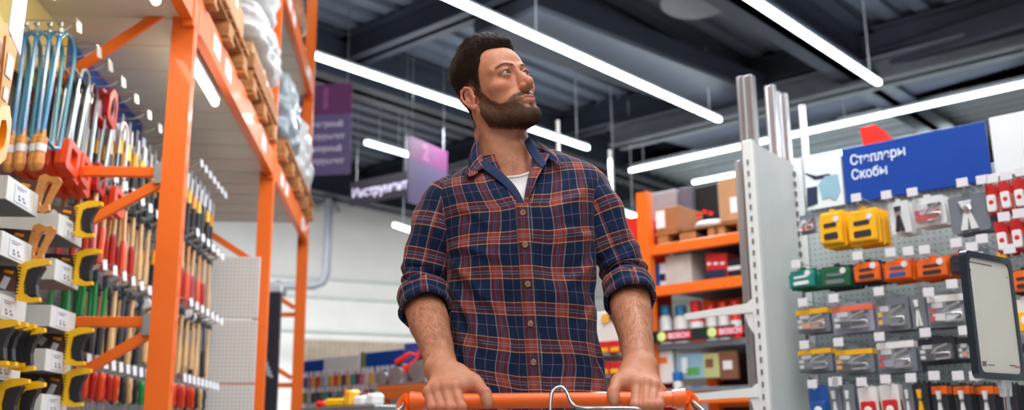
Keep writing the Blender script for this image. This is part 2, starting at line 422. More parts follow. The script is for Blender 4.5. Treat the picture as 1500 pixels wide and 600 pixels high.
# black advertising column between second and third uprights
t = thing('display_column', 'narrow black display board standing between the second and third orange uprights', 'display board', RK(-1.02, 7.35, 0), AY)
b = MB(); b.box((0, 0, 1.0), (.14, .10, 2.0), bev=.006); b.build('board', M('navy_black_board', (24, 28, 40), .4), t)
b = MB(); b.box((-.083, -.02, 1.05), (.02, .12, 2.1)); b.build('side_post', m_white, t)
b = MB(); b.box((0, 0, 2.03), (.15, .12, .06), bev=.01); b.build('top_cap', M('pale_grey_cap', (190, 194, 200), .4), t)
b = MB()
for k in range(5): b.box((-.03+.012*k, -.051, 1.52-.03*k), (.05, .004, .02), rot=Matrix.Rotation(.5, 3, 'Y'))
b.build('printed_mark', M('printed_pale_blue', (150, 165, 175), .5), t)
# cold lamp under the deck
def shelf_lamp(v0, v1, lab):
    t = thing('shelf_lamp', lab, 'lamp', RK(-1.035, (v0+v1)/2, 2.668), AY)
    b = MB(); b.tube([(0, -(v1-v0)/2, 0), (0, (v1-v0)/2, 0)], .018, 10); b.build('glowing_tube', M('lit_shelf_tube', (255, 255, 255), .4, emit=((255, 246, 220), 14)), t, smooth=True)
    b = MB(); b.box((0, 0, .035), (.05, v1-v0+.04, .035)); b.build('lamp_body', m_tubebody, t)
    l = area_light('shelf_lamp_light', RK(-1.08, (v0+v1)/2, 2.66), .05, v1-v0, 7 if v0 > 4 else 12, (1, .90, .68)); l.rotation_euler = (0, radians(15), AY)
    l.parent = None
shelf_lamp(4.30, 5.02, 'lit tube lamp under the rack deck just right of the front orange upright')
shelf_lamp(2.75, 3.78, 'lit tube lamp under the rack deck at the top left, before the front upright')

# ---------------------------------------------------------------- cargo on the decks
def pallet(u, v, z, label, w=.9, l=1.0, group='wooden pallets on the orange rack'):
    t = thing('wooden_pallet', label, 'pallet', RK(u, v, z), AY, group)
    for k in range(3):
        b = MB(); b.box((0, -l/2+.06+k*(l-.12)/2, .011), (w, .1, .022), bev=.002); b.build('bottom_board', m_wood, t)
        for q in range(3): 
            b = MB(); b.box((-w/2+.07+q*(w-.14)/2, -l/2+.06+k*(l-.12)/2, .066), (.12, .12, .086), bev=.004); b.build('block', m_wood, t)
    for q in range(3):
        b = MB(); b.box((-w/2+.07+q*(w-.14)/2, 0, .12), (.1, l, .02), bev=.002); b.build('stringer_board', m_wood, t)
    for k in range(8):
        b = MB(); b.box((0, -l/2+.06+k*(l-.12)/7, .142), (w, .1, .022), bev=.002); b.build('top_board', m_wood, t)
    return t
def crumple(name, u, v, z, du, dv, dz, m, label, cat, seed=0, amp=.05, nu=26, bulge=.1):
    # a load wrapped in loose film: a rounded block whose skin is folded
    r = random.Random(seed); ph = [(r.uniform(3, 14), r.uniform(3, 14), r.uniform(0, 6), r.uniform(-6, 6)) for _ in range(9)]
    V_ = []; F_ = []; nz = 22; na = 56
    for i in range(nz+1):
        h = i/nz; k = (1-abs(2*h-1)**8)**.35 if 0 < i < nz else 0.0
        for j in range(na):
            a = 2*pi*j/na; c_, s_ = cos(a), sin(a); q = (abs(c_)**5+abs(s_)**5)**(-1/5)
            f = sum(sin(p1*a*1.0+p4*h*2+p3)*cos(p2*h*2.2+p3*2) for p1, p2, p3, p4 in [(round(x[0]), x[1], x[2], x[3]) for x in ph])/9
            rr = q*(.15+.85*k)*(1+amp*f*2.2+bulge*sin(pi*h)*.3)
            V_.append((c_*rr*du/2, s_*rr*dv/2, h*dz+amp*.3*f))
    for i in range(nz):
        for j in range(na): F_.append((i*na+j, i*na+(j+1) % na, (i+1)*na+(j+1) % na, (i+1)*na+j))
    F_ += [tuple(range(na))[::-1], tuple(nz*na+j for j in range(na))]
    b = MB(); b.add(V_, F_); o = b.build(name, m, loc=RK(u, v, z), rotz=AY, smooth=True, ang=0)
    return tag(o, label, cat)
m_film = M('milky_stretch_film', (196, 192, 190), .42, var=.12, bump=.45, bscale=18, stretch=(3, 3, .7), coat=.08)
m_filmg = M('grey_stretch_film', (120, 126, 132), .38, var=.35, scale=5, bump=.5, bscale=16, stretch=(2, 2, .7), coat=.1)
m_filmo = M('amber_wrapped_goods', (160, 92, 40), .45, var=.35, scale=7, bump=.5, bscale=14, coat=.1)
def boxes(u, v, z, spec, lab):
    # cartons: (du, dv, dz, offset u, offset v, offset z)
    for i, (a, b_, c, x, y, h, m) in enumerate(spec):
        t = thing('carton', lab[i % len(lab)], 'cardboard box', RK(u+x, v+y, z+h), AY, 'cartons on the rack decks')
        b = MB(); b.box((0, 0, c/2), (a, b_, c), bev=.008); b.build('box_body', m, t)
        b = MB(); b.box((0, 0, c+.001), (a*.98, .05, .002)); b.box((a/2+.001, 0, c*.85), (.002, .05, c*.28)); b.build('packing_tape', m_lab, t)
DZ = 2.885
pallet(-1.36, 4.75, DZ, 'wooden pallet nearest the front orange upright on the lower deck')
pallet(-1.36, 5.98, DZ, 'wooden pallet on the lower deck just before the second orange upright')
pallet(-1.34, 7.35, DZ, 'wooden pallet on the lower deck just past the second orange upright')
pallet(-1.34, 8.42, DZ, 'wooden pallet on the lower deck in front of the third orange upright')
pallet(-1.56, 9.02, DZ+1.4, 'wooden pallet up on the higher deck beside the third orange upright')
L1 = ['brown carton stacked at the near end of the lower deck, touching the front upright', 'brown carton second from the front on the lower deck', 'brown carton over the first pallet, set back under white film', 'brown carton beside the white film-wrapped load']
boxes(-1.34, 4.75, DZ+.16, [(.78, .5, .22, 0, -.3, 0, m_card), (.78, .5, .22, 0, .25, 0, m_card2), (.74, .5, .2, 0, -.28, .225, m_card2), (.74, .5, .22, -.02, .26, .225, m_card)], L1)
L2 = ['flat brown carton low on the second pallet of the lower deck', 'flat brown carton on top of the low one on the second pallet']
boxes(-1.34, 5.98, DZ+.16, [(.84, 1.0, .10, 0, 0, 0, m_card), (.80, .95, .07, 0, 0, .105, m_card2)], L2)
crumple('film_wrapped_load', -1.34, 5.35, DZ+.62, .92, 1.9, .6, m_film, 'big load in loose milky stretch film at the top, behind the front upright', 'wrapped load', 3, .07)
crumple('film_wrapped_load', -1.33, 5.98, DZ+.345, .86, 1.1, .27, m_film, 'milky film wrapped bundle on the flat cartons before the second upright', 'wrapped load', 5, .08)
0 and crumple('amber_bag_load', -1.32, 6.9, DZ+.0, .72, .22, .2, m_filmo, 'small amber shrink-wrapped bundle on the deck right behind the second upright', 'wrapped load', 6, .05)
crumple('film_wrapped_load', -1.33, 7.35, DZ+.165, .84, 1.02, .62, m_filmg, 'tall grey film wrapped load just behind the second orange upright', 'wrapped load', 8, .07)
crumple('film_wrapped_load', -1.33, 8.42, DZ+.165, .84, .98, .62, m_film, 'whitish film wrapped load in front of the third orange upright', 'wrapped load', 9, .07)
crumple('amber_bag_load', -1.40, 7.6, DZ+1.4, .9, 1.4, .34, m_filmo, 'amber shrink-wrapped load on the higher deck past the second upright', 'wrapped load', 10, .07)
crumple('film_wrapped_load', -1.56, 9.0, DZ+1.565, .82, .9, .5, m_filmg, 'grey film wrapped load on the top pallet beside the third upright', 'wrapped load', 12, .07)
# ================================================================ HANGING TOOLS, LEFT
UP = -1.60                                     # pegboard plane
m_chrome = M('chromed_wire', (205, 208, 210), .22, .9, var=.03)
m_steel = M('bright_steel', (168, 172, 176), .36, .85, var=.08, scale=20)
m_steel_d = M('dark_steel', (86, 90, 96), .35, .7, var=.15, scale=20)
m_blue = M('blue_saw_enamel', (34, 118, 176), .3, var=.08)
m_handlewood = M('varnished_beech', (206, 138, 66), .38, var=.18, scale=18, stretch=(1, 1, 5), coat=.3)
m_palewood = M('pale_ash_wood', (214, 172, 122), .5, var=.15, scale=20, stretch=(6, 6, 1))
m_yel = M('yellow_plastic', (244, 190, 20), .35, var=.04)
m_yor = M('amber_plastic', (240, 158, 32), .35, var=.05)
m_rub = M('black_rubber', (26, 27, 32), .55, var=.1)
m_red = M('red_enamel', (176, 28, 26), .32, var=.08)
m_ord = M('orange_red_plastic', (222, 70, 26), .35, var=.06)
m_green = M('green_grip', (16, 128, 62), .4, var=.08)
m_brown = M('brown_sleeve_card', (92, 58, 44), .5, var=.25, scale=9)
m_tray = M('white_tray_metal', (214, 214, 212), .38, var=.03)
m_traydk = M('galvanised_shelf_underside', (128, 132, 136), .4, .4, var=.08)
m_ink = M('grey_print', (132, 132, 142), .6)
m_card_w = M('white_card', (216, 216, 222), .5, var=.02)
m_bluec = M('blue_print', (30, 70, 160), .5)
def ordn(i): return ('first', 'second', 'third', 'fourth', 'fifth', 'sixth', 'seventh', 'eighth', 'ninth', 'tenth', 'eleventh', 'twelfth', 'thirteenth', 'fourteenth', 'fifteenth', 'sixteenth', 'seventeenth', 'eighteenth', 'nineteenth', 'twentieth')[i]

pb = thing('pegboard', 'grey perforated board behind the hanging tools at left', 'pegboard', RK(UP-.03, 0, 0), AY)
for k in range(6):
    b = MB(); b.box((0, 4.55, .25+k*.40), (.03, 3.95, .392), bev=.004); b.build('board_sheet', m_pegg, pb)
b = MB(); b.box((-.02, 4.55, .03), (.4, 3.9, .06)); b.build('base', m_traydk, pb)
# header boards above the saws
t = thing('header_board', 'cream and yellow printed header board above the blue bow saws', 'sign board', RK(UP+.03, 3.95, 2.40), AY)
b = MB(); b.box((0, 0, .16), (.012, .78, .36), bev=.003); b.build('panel', M('cream_print', (222, 206, 140), .5, var=.05), t)
b = MB()
b.prism([(.05, .0), (.39, .0), (.39, .34), (.33, .33), (.27, .28), (.24, .20), (.17, .16), (.12, .08)], .003, org=(.0078, 0, 0), ax=(0, 1, 0), ay=(0, 0, 1)); b.build('yellow_drawing', M('yellow_print', (236, 200, 60), .5), t)
t = thing('header_board', 'deep blue header board above the red hacksaws', 'sign board', RK(UP+.03, 5.0, 2.40), AY)
b = MB(); b.box((0, 0, .16), (.012, 1.28, .36), bev=.003); b.build('panel', M('deep_blue_print', (22, 72, 168), .4), t)

# wire hook with a price tag at its tip
def make_hook(L_=.27, double=False):
    t = thing('wire_hook', 'x', 'hook', (0, 0, 0), AY)
    b = MB(); b.tube([(0, 0, 0), (L_*.8, 0, 0), (L_*.93, 0, .012), (L_, 0, .028)], .0035, 6)
    if double: b.tube([(0, .028, 0), (L_*.8, .028, 0), (L_*.93, .028, .012), (L_, .028, .028)], .0035, 6)
    b.build('prong', m_chrome, t, smooth=True)
    b = MB(); b.tube([(0, .012, .05), (L_+.02, .012, .05)], .0028, 5); b.tube([(L_+.02, -.02, .05), (L_+.02, .04, .05)], .0028, 5); b.build('tag_arm', m_chrome, t)
    b = MB(); b.box((0, 0, .02), (.006, .04, .09), bev=.002); b.build('back_plate', m_galv, t)
    b = MB(); b.box((L_+.024, .012, .026), (.002, .026, .046), rot=Matrix.Rotation(-.45, 3, 'Z') @ Matrix.Rotation(-.15, 3, 'Y')); b.build('price_tag', m_card_w, t)
    return t
HK = make_hook(); HK2 = make_hook(.27, True); hk_used = set()
def place(proto, used, loc, label, group=None, rot=None):
    o = proto if proto.name not in used else copy_tree(proto)
    used.add(proto.name); o.location = loc
    if rot is not None: o.rotation_euler = rot
    o['label'] = label
    if group: o['group'] = group
    return o

# ---- tool builders: hang from the origin, length down -z, lie in the local y-z plane
def make_bow_saw():
    t = thing('bow_saw', 'x', 'saw', (0, 0, 0), AY)
    fr = [(0, -.075, -.01), (0, -.03, .035), (0, .02, .045), (0, .065, .02), (0, .085, -.04), (0, .085, -.36), (0, .075, -.41), (0, .03, -.43), (0, -.05, -.425)]
    b = MB(); b.tube(fr, .0085, 8); b.build('frame', M('slate_blue_enamel', (62, 132, 160), .3), t, smooth=True)
    b = MB(); b.box((0, -.075, -.21), (.006, .024, .42)); b.build('blade', m_blue, t)
    b = MB(); b.tube([(0, -.075, 0), (0, -.075, .055)], .004, 6); b.tube([(0, -.1, .035), (0, -.05, .035)], .006, 6); b.lathe([(.010, .01), (.012, .016), (.010, .022)], 8, (0, -.075, 0)); b.build('wing_nut', m_steel, t, smooth=True)
    b = MB(); b.lathe([(.009, -.40), (.011, -.425), (.019, -.432), (.021, -.455), (.019, -.50), (.022, -.53), (.018, -.555), (.008, -.565)], 14, (0, -.075, 0)); h = b.build('handle', m_handlewood, t, smooth=True)
    b = MB(); b.lathe([(.0215, -.462), (.0215, -.492)], 14, (0, -.075, 0)); b.build('paper_label', m_card_w, h, smooth=True)
    return t
def make_hacksaw(hm, fm, name='hacksaw', top=False):
    t = thing(name, 'x', 'saw', (0, 0, 0), AY)
    fr = [(0, -.055, -.05), (0, -.05, -.01), (0, -.02, .012), (0, .02, .01), (0, .045, -.02), (0, .05, -.08), (0, .05, -.34)]
    b = MB(); b.tube(fr, .0075, 8); b.build('frame', fm, t, smooth=True)
    b = MB(); b.box((0, -.055, -.20), (.003, .014, .32)); b.build('blade', m_steel, t)
    zc = -.38
    out = [(-.075, zc-.055), (-.06, zc-.07), (.05, zc-.07), (.065, zc-.05), (.062, zc+.04), (.05, zc+.055), (-.06, zc+.055), (-.075, zc+.04)]
    hole = [(-.04, zc-.03), (-.035, zc-.04), (.03, zc-.04), (.035, zc-.03), (.035, zc+.02), (.03, zc+.028), (-.035, zc+.028), (-.04, zc+.02)]
    b = MB(); b.prism(out, .026, ax=(0, 1, 0), ay=(0, 0, 1), hole=hole); b.build('handle', hm, t)
    if top:
        out = [(-.07, -.09), (-.05, -.11), (.05, -.12), (.075, -.09), (.07, -.0), (.03, .05), (-.03, .05), (-.07, 0)]
        hole = [(-.03, -.07), (-.02, -.08), (.03, -.085), (.045, -.07), (.04, -.01), (.015, .015), (-.01, .015), (-.035, -.01)]
        b = MB(); b.prism(out, .022, ax=(0, 1, 0), ay=(0, 0, 1), hole=hole); b.build('front_grip', hm, t)
    return t
def make_hammer(gm, hm, head='claw', L_=.32):
    t = thing('hammer', 'x', 'hammer', (0, 0, 0), AY)
    b = MB(); b.tube([(0, 0, .01), (0, 0, -L_*.5), (0, 0, -L_*.62), (0, 0, -L_)], [.010, .011, .015, .015], 8, ell=1.3); b.build('handle', hm, t, smooth=True)
    if gm is not None:
        b = MB(); b.tube([(0, 0, -L_*.52), (0, 0, -L_*.6), (0, 0, -L_*.9), (0, 0, -L_*1.03)], [.013, .017, .0165, .019], 8, ell=1.3); b.build('grip', gm, t, smooth=True)
    b = MB()
    if head == 'claw':
        b.lathe([(.017, -.065), (.017, -.045), (.012, -.04), (.012, -.015)], 10, axis='y'); b.box((0, 0, 0), (.03, .035, .034), bev=.004)
        b.tube([(0, .01, .002), (0, .04, 0), (0, .07, -.018)], [.013, .010, .004], 8); b.build('head', m_steel_d, t, smooth=True)
    elif head == 'mallet':
        b.lathe([(.026, -.055), (.03, -.045), (.03, .045), (.026, .055)], 14, axis='y'); b.build('head', m_rub, t, smooth=True)
        b = MB(); b.lathe([(.028, -.068), (.0305, -.055), (.0305, -.045)], 14, axis='y'); b.build('face', m_card_w, t, smooth=True)
    else:
        b.prism([(-.02, .03), (.03, .028), (.085, .05), (.085, -.05), (.03, -.02), (-.02, -.022)], .022, ax=(0, 1, 0), ay=(0, 0, 1), bev=.004); b.build('head', m_steel_d, t)
    return t
def make_knife(band, grip, L_=.36, w=.05):
    t = thing('putty_knife', 'x', 'putty knife', (0, 0, 0), AY)
    b = MB(); b.prism([(-w/2, .02), (w/2, .02), (w/2, -.03), (.012, -.12), (-.012, -.12), (-w/2, -.03)], .003, ax=(0, 1, 0), ay=(0, 0, 1)); b.build('blade', m_steel, t)
    b = MB(); b.tube([(0, 0, -.10), (0, 0, -.18)], [.013, .017], 8, ell=1.4); b.build('collar', band, t, smooth=True)
    b = MB(); b.tube([(0, 0, -.17), (0, 0, -.26), (0, 0, -L_)], [.016, .014, .018], 8, ell=1.4); b.build('handle', grip, t, smooth=True)
    b = MB(); b.box((.012, 0, -.07), (.003, w*.9, .08)); b.build('label_card', m_card_w, t)
    return t
def make_pry(gm, L_=.30):
    t = thing('screwdriver', 'x', 'screwdriver', (0, 0, 0), AY)
    b = MB(); b.lathe([(.008, .01), (.015, 0), (.017, -.03), (.013, -.06), (.016, -.10), (.008, -.115)], 10); b.build('handle', gm, t, smooth=True)
    b = MB(); b.tube([(0, 0, -.11), (0, 0, -L_)], .0035, 6); b.build('shaft', m_steel, t, smooth=True)
    return t
SEC = ['front', 'second', 'third', 'fourth', 'fifth', 'sixth']
used = set()
# rows of the top shelf near the camera: (hook v, z, builder prototype, count, step, tilt, label)
bow = make_bow_saw(); hk1 = make_hacksaw(m_ord, m_steel); hk1d = make_hacksaw(m_ord, m_steel_d); hk2 = make_hacksaw(m_red, m_steel, top=True); hk3 = make_hacksaw(m_ord, m_card_w)
top_hooks = [3.42, 3.72, 3.98, 4.14, 4.34, 4.56, 4.80, 5.02, 5.26]
for i, v in enumerate(top_hooks):
    place(HK, used, RK(UP, v, 2.50), 'wire hook with price tag, %s from the left in the topmost row' % ordn(i), 'price tagged hooks of the top row')
def hang(proto, v, z, n, u0, du, label, group, dv=0, tilt=0.0, jit=0.003):
    for k in range(n):
        place(proto, used, RK(u0-du*k, v+dv*k+rnd.uniform(-jit, jit), z), (label % SEC[k]) if '%s' in label else label, group, rot=(radians(tilt+rnd.uniform(-1.5, 1.5)), rnd.uniform(-.03, .03), AY+rnd.uniform(-.06, .06)))
hang(bow, 3.78, 2.47, 5, -1.36, .043, 'blue bow saw with turned wooden handle, %s on its hook', 'blue bow saws at top left', tilt=-6)
hang(hk1, 4.02, 2.44, 6, -1.36, .040, 'steel hacksaw with square orange handle, %s on its hook beside the blue saws', 'orange handled hacksaws', tilt=-7)
hang(hk1d, 4.20, 2.44, 6, -1.38, .034, 'dark framed hacksaw with orange handle, %s on the hook before the red ones', 'orange handled hacksaws', tilt=-7)
hang(hk1d, 4.10, 2.43, 5, -1.40, .040, 'dark framed hacksaw with orange handle, %s behind the steel ones', 'orange handled hacksaws', tilt=-8)
hang(hk1, 4.28, 2.42, 5, -1.40, .036, 'steel hacksaw with orange handle, %s right beside the red bunch', 'orange handled hacksaws', tilt=-7)
hang(hk2, 4.42, 2.46, 5, -1.37, .042, 'red gripped hacksaw, %s of the red bunch below the blue header', 'red gripped hacksaws', tilt=-7)
hang(hk3, 4.62, 2.40, 3, -1.36, .045, 'pale framed hacksaw with orange handle, %s on its hook at the end of the saws', 'pale framed hacksaws', tilt=-7)

# hand saws
def make_handsaw(kind):
    t = thing('hand_saw', 'x', 'hand saw', (0, 0, 0), AY)
    # handle in the x-z plane, blade towards -x
    out = [(-.030, .060), (-.012, .070), (.010, .062), (.030, .066), (.042, .055), (.036, .030), (.026, 0), (.020, -.030), (.024, -.052), (.010, -.064), (-.012, -.060), (-.030, -.050), (-.034, -.010)]
    hole = [(-.004, .036), (.002, .044), (.008, .046), (.014, .045), (.018, .038), (.014, .018), (.010, .0), (.006, -.022), (.004, -.036), (-.002, -.042), (-.010, -.038), (-.012, -.028), (-.010, .005)]
    if kind == 'wood':
        b = MB(); b.prism(out, .022, ay=(0, 0, 1), hole=hole); h = b.build('handle', m_handlewood, t)
        for z in (.045, .030, .0, -.035):
            b = MB(); b.lathe([(.0035, -.0135), (.0035, .0135)], 8, c=(-.022, 0, z), axis='y'); b.build('rivet', m_steel, h)
    else:
        b = MB(); b.prism([(-.045, .045), (-.02, .062), (.0, .072), (.03, .076), (.05, .074), (.052, .062), (.03, .052), (.0, .042), (-.012, .035), (-.014, -.01), (-.006, -.042), (.02, -.052), (.042, -.048), (.044, -.060), (.01, -.068), (-.02, -.066), (-.032, -.052), (-.032, 0)], .024, ay=(0, 0, 1)); h = b.build('handle', m_yel, t)
        b = MB(); b.prism([(.0, .045), (.032, .055), (.040, .05), (.028, .02), (.026, -.01), (.034, -.045), (.012, -.05), (-.002, -.04), (-.010, -.01), (-.010, .03)], .030, ay=(0, 0, 1), bev=.005); b.build('rubber_grip', m_rub, h)
        b = MB()
        for k in range(9): b.box((-.036+.0008*k, 0, .04-.0105*k), (.010, .027, .004))
        b.build('grip_ribs', m_rub, h)
    b = MB(); b.prism([(-.03, .045), (-.03, -.04), (-.33, -.012), (-.33, .030)], .002, ay=(0, 0, 1)); b.build('blade', m_steel_d, t)
    b = MB(); b.prism([(-.035, .043), (-.035, -.038), (-.22, -.024), (-.22, .036)], .006, ay=(0, 0, 1)); sl = b.build('card_sleeve', m_brown, t)
    b = MB(); b.box((-.075, 0, -.012), (.022, .0085, .04), rot=Matrix.Rotation(.25, 3, 'Y')); b.box((-.12, 0, .01), (.02, .0085, .03), rot=Matrix.Rotation(.5, 3, 'Y')); b.build('sleeve_label', m_card_w, sl)
    b = MB(); b.box((-.07, 0, .024), (.03, .0085, .010), rot=Matrix.Rotation(.1, 3, 'Y')); b.build('sleeve_print', m_yor, sl)
    return t
SW = make_handsaw('wood'); SY = make_handsaw('yb')
def saw_at(proto, px, py, u, label, ry=0.0, group=None):
    p = PP(px, py, A_u, u); place(proto, used, p, label, group, rot=(0, ry, AY))
saw_at(SW, 67, 285, -1.24, 'hand saw with riveted varnished wooden handle, upper one of two beside white trays', .12)
saw_at(SW, 58, 358, -1.24, 'hand saw with riveted varnished wooden handle, lower one of two beside white trays', .12)
ybs = [(44, 412, -1.22, 'above the lowest left trays'), (36, 512, -1.22, 'fourth tray level, near the left edge'), (36, 592, -1.22, 'cut by the bottom edge at far left'),
       (125, 322, -1.22, 'topmost of the right saw column'), (123, 392, -1.22, 'second of the right saw column'), (111, 508, -1.22, 'third of the right saw column, above grey one'), (108, 568, -1.22, 'lowest of the right saw column')]
for x, y, u, s_ in ybs: saw_at(SY, x, y, u, 'yellow and black handled hand saw, '+s_, .10)
for k in range(3): saw_at(SY, 22-13*k, 507-2*k, -1.245, 'yellow topped hand saw peeping out behind its twin, %s of three at left' % ('first', 'second', 'third')[k], .1, 'overlapping hand saws at left')
saw_at(SY, 12, 588, -1.245, 'yellow topped hand saw at the lower left corner', .1)

# white metal trays with a price card on the front
def make_tray():
    t = thing('tray', 'x', 'tray', (0, 0, 0), AY)
    w, h, d = .26, .075, .30
    b = MB()
    b.box((0, 0, 0), (.003, w, h)); b.box((-d/2, -w/2, -.0), (d, .003, h)); b.box((-d/2, w/2, -.02), (d, .003, h-.04)); b.build('tray_front', m_tray, t)
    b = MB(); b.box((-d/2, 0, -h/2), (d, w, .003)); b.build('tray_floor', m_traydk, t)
    b = MB(); b.box((.0025, -.01, .0), (.002, .12, .058)); c = b.build('price_card', m_card_w, t)
    b = MB()
    for k, (y, z, l) in enumerate(((-.02, .021, .08), (-.03, .014, .05), (-.035, -.008, .014), (.0, -.008, .014), (-.03, -.018, .02), (.01, -.018, .02))): b.box((.004, y, z), (.001, l, .0022 if k < 2 else .007))
    b.build('card_print', m_ink, c)
    return t
TR = make_tray()
for x, y, s_ in ((33, 288, 'highest tray of the left column'), (25, 366, 'second tray from the top in the left column'), (14, 452, 'third tray down in the left column'), (6, 538, 'lowest visible tray in the left column'),
               (103, 338, 'highest tray of the right column'), (98, 402, 'second tray of the right column'), (92, 468, 'third tray of the right column'), (85, 530, 'fourth tray of the right column'), (79, 594, 'lowest tray of the right column, at bottom edge')):
    p = PP(x, y, A_u, -1.26); place(TR, used, p, 'white sheet metal tray with price card, '+s_, 'white metal trays on the tool board', rot=(0, 0, AY))

# near yellow saws and the blurred white sign at the top left corner
t = thing('price_sign', 'blurred white price sign hanging at the top left corner', 'price sign', PP(26, 25, A_u, -1.12), AY)
b = MB(); b.prism([(-.05, -.06), (.045, -.10), (.05, .08), (-.045, .09)], .002, ax=(0, 1, 0), ay=(0, 0, 1)); b.build('card', M('bluish_white_card', (214, 216, 228), .4), t)
b = MB(); b.tube([(-.25, 0, .085), (0, 0, .085)], .003, 5); b.build('arm', m_chrome, t)
def make_pack(c1, c2):
    t = thing('packaged_saw', 'x', 'saw', (0, 0, 0), AY)
    b = MB(); b.prism([(-.045, .0), (.045, .03), (.03, -.20), (-.02, -.24)], .008, ax=(0, 1, 0), ay=(0, 0, 1)); s_ = b.build('card_backing', c1, t)
    b = MB(); b.box((.006, 0, -.08), (.003, .045, .07)); b.box((.006, 0, -.17), (.003, .03, .04)); b.build('card_print', c2, s_)
    b = MB(); b.prism([(-.04, -.22), (.02, -.20), (.05, -.24), (.055, -.30), (.045, -.36), (.0, -.40), (-.045, -.38), (-.05, -.30)], .03, ax=(0, 1, 0), ay=(0, 0, 1),
        hole=[(-.02, -.26), (.01, -.25), (.025, -.27), (.028, -.30), (.02, -.33), (.0, -.35), (-.02, -.34), (-.025, -.30)]); b.build('handle', m_yor, t)
    return t
PK = make_pack(M('orange_card', (226, 140, 30), .5), m_card_w)
for x, y, s_ in ((16, 62, 'front'), (4, 40, 'second'), (-8, 30, 'third')):
    place(PK, used, PP(x, y, A_u, -1.22-.03*('front', 'second', 'third').index(s_)), 'amber handled saw on printed card at the left edge, %s in line' % s_, 'amber saws at the left edge', rot=(radians(-4), 0, AY))

# ---- deep rows
kn_y = make_knife(m_yel, m_rub); kn_b = make_knife(m_rub, m_rub, .40); kn_w = make_knife(m_yor, m_rub, .34, .035)
ha_r = make_hammer(m_red, m_palewood); ha_o = make_hammer(m_ord, m_handlewood); ha_w = make_hammer(None, m_palewood, L_=.34); ml = make_hammer(None, m_palewood, 'mallet', .30)
ax_g = make_hammer(m_rub, m_green, 'axe', .36); ha_k = make_hammer(m_rub, m_steel_d, 'claw', .32)
sd_r = make_pry(m_red); sd_o = make_pry(m_ord); sd_g = make_pry(m_green); sd_k = make_pry(m_rub); sd_w = make_pry(m_palewood)
NAME = {kn_y.name: 'yellow collared putty knife', kn_b.name: 'black putty knife', kn_w.name: 'narrow amber collared scraper', ha_r.name: 'red gripped claw hammer', ha_o.name: 'orange gripped claw hammer', ha_w.name: 'plain wooden handled hammer', ml.name: 'black mallet',
        ax_g.name: 'green handled axe', ha_k.name: 'black gripped steel hammer', sd_r.name: 'red handled screwdriver', sd_o.name: 'orange handled screwdriver', sd_g.name: 'green handled screwdriver', sd_k.name: 'black handled screwdriver', sd_w.name: 'wooden handled screwdriver'}
rows = [('top', 2.46, 4.66, 6.35, .125, [kn_y, kn_y, kn_w, kn_y, kn_b, kn_y, kn_w], 4, HK),
        ('second', 2.06, 4.35, 6.45, .15, [ha_r, ha_o, ha_r, ha_o, ha_r, ha_w, ha_w, kn_w], 3, HK2),
        ('third', 1.66, 4.30, 6.45, .15, [ax_g, ax_g, ax_g, ha_w, ha_k, ha_w, ha_k, ml, ml, ha_w], 3, HK2),
        ('lowest', 1.25, 4.20, 6.45, .115, [sd_g, sd_r, sd_o, sd_r, sd_o, sd_r, sd_o, sd_k, sd_w, sd_k], 3, HK)]
for rn, z, v0, v1, dv, protos, n, hk in rows:
    k = 0; v = v0
    while v < v1:
        ub = .11 if v > 5.45 else 0.0
        if not (rn == 'top' and v < 5.3):
            place(hk, used, RK(UP+ub, v, z), 'wire hook with price tag, %s from the left in the %s deep row' % (ordn(min(k, 19)), rn), 'price tagged hooks of the %s deep row' % rn)
        pr = protos[k % len(protos)] if rn != 'third' else protos[min(k, len(protos)-1)] if k < len(protos) else protos[3+k % 6]
        for j in range(n):
            place(pr, used, RK(UP+ub+.215-j*(.065 if hk is HK2 else .055), v+.014*(hk is HK2)+rnd.uniform(-.004, .004), z-.006), NAME[pr.name.split('.')[0] if pr.name not in NAME else pr.name]+', %s on %s hook of the %s deep row' % (SEC[j], ordn(min(k, 19)), rn), 'tools hanging in the %s deep row' % rn,
                  rot=(rnd.uniform(-.06, .06), rnd.uniform(-.03, .03), AY+rnd.uniform(-.15, .15)))
        k += 1; v += dv
# ================================================================ RIGHT GONDOLA
GX = Vector((sin(pi/2-GY+0), 0, 0))
G0 = P(1172, 237, 4.4); GK = G0.dot(D1); GS = -G0.dot(D2)          # the board plane and its left end
GR = atan2(-D2.y, -D2.x)                                            # local x runs right and towards the camera
def GL(x, y, z): return -D2*(GS+x)+D1*(GK+y)+Vector((0, 0, z))      # x along the board, y behind it, z height
def gp(px, py, y=0.0):
    p = PP(px, py, D1, GK+y); return (-(p.dot(D2))-GS, p.z)
m_grey = M('pale_grey_shelving', (206, 212, 212), .45, var=.03); m_upr = M('white_upright', (222, 226, 226), .4, var=.02)
m_pegc = peg_mat('cool_pegboard', (176, 188, 190), .025, .17, .55)
gt = thing('gondola_shelving', 'pale grey perforated shelving unit holding the blister packs at right', 'shelving', GL(0, 0, 0), GR)
for k in range(5):
    b = MB(); b.box((1.0, .015, .22+k*.40), (1.98, .03, .395), bev=.003); b.build('back_panel', m_pegc, gt)
for x in (-.01, 1.0, 2.0):
    b = MB(); b.box((x, .03, 1.10), (.03, .06, 2.2)); b.build('upright', m_upr, gt)
b = MB(); b.box((1.0, -.17, .08), (1.98, .38, .16)); b.build('base_shelf', m_grey, gt)
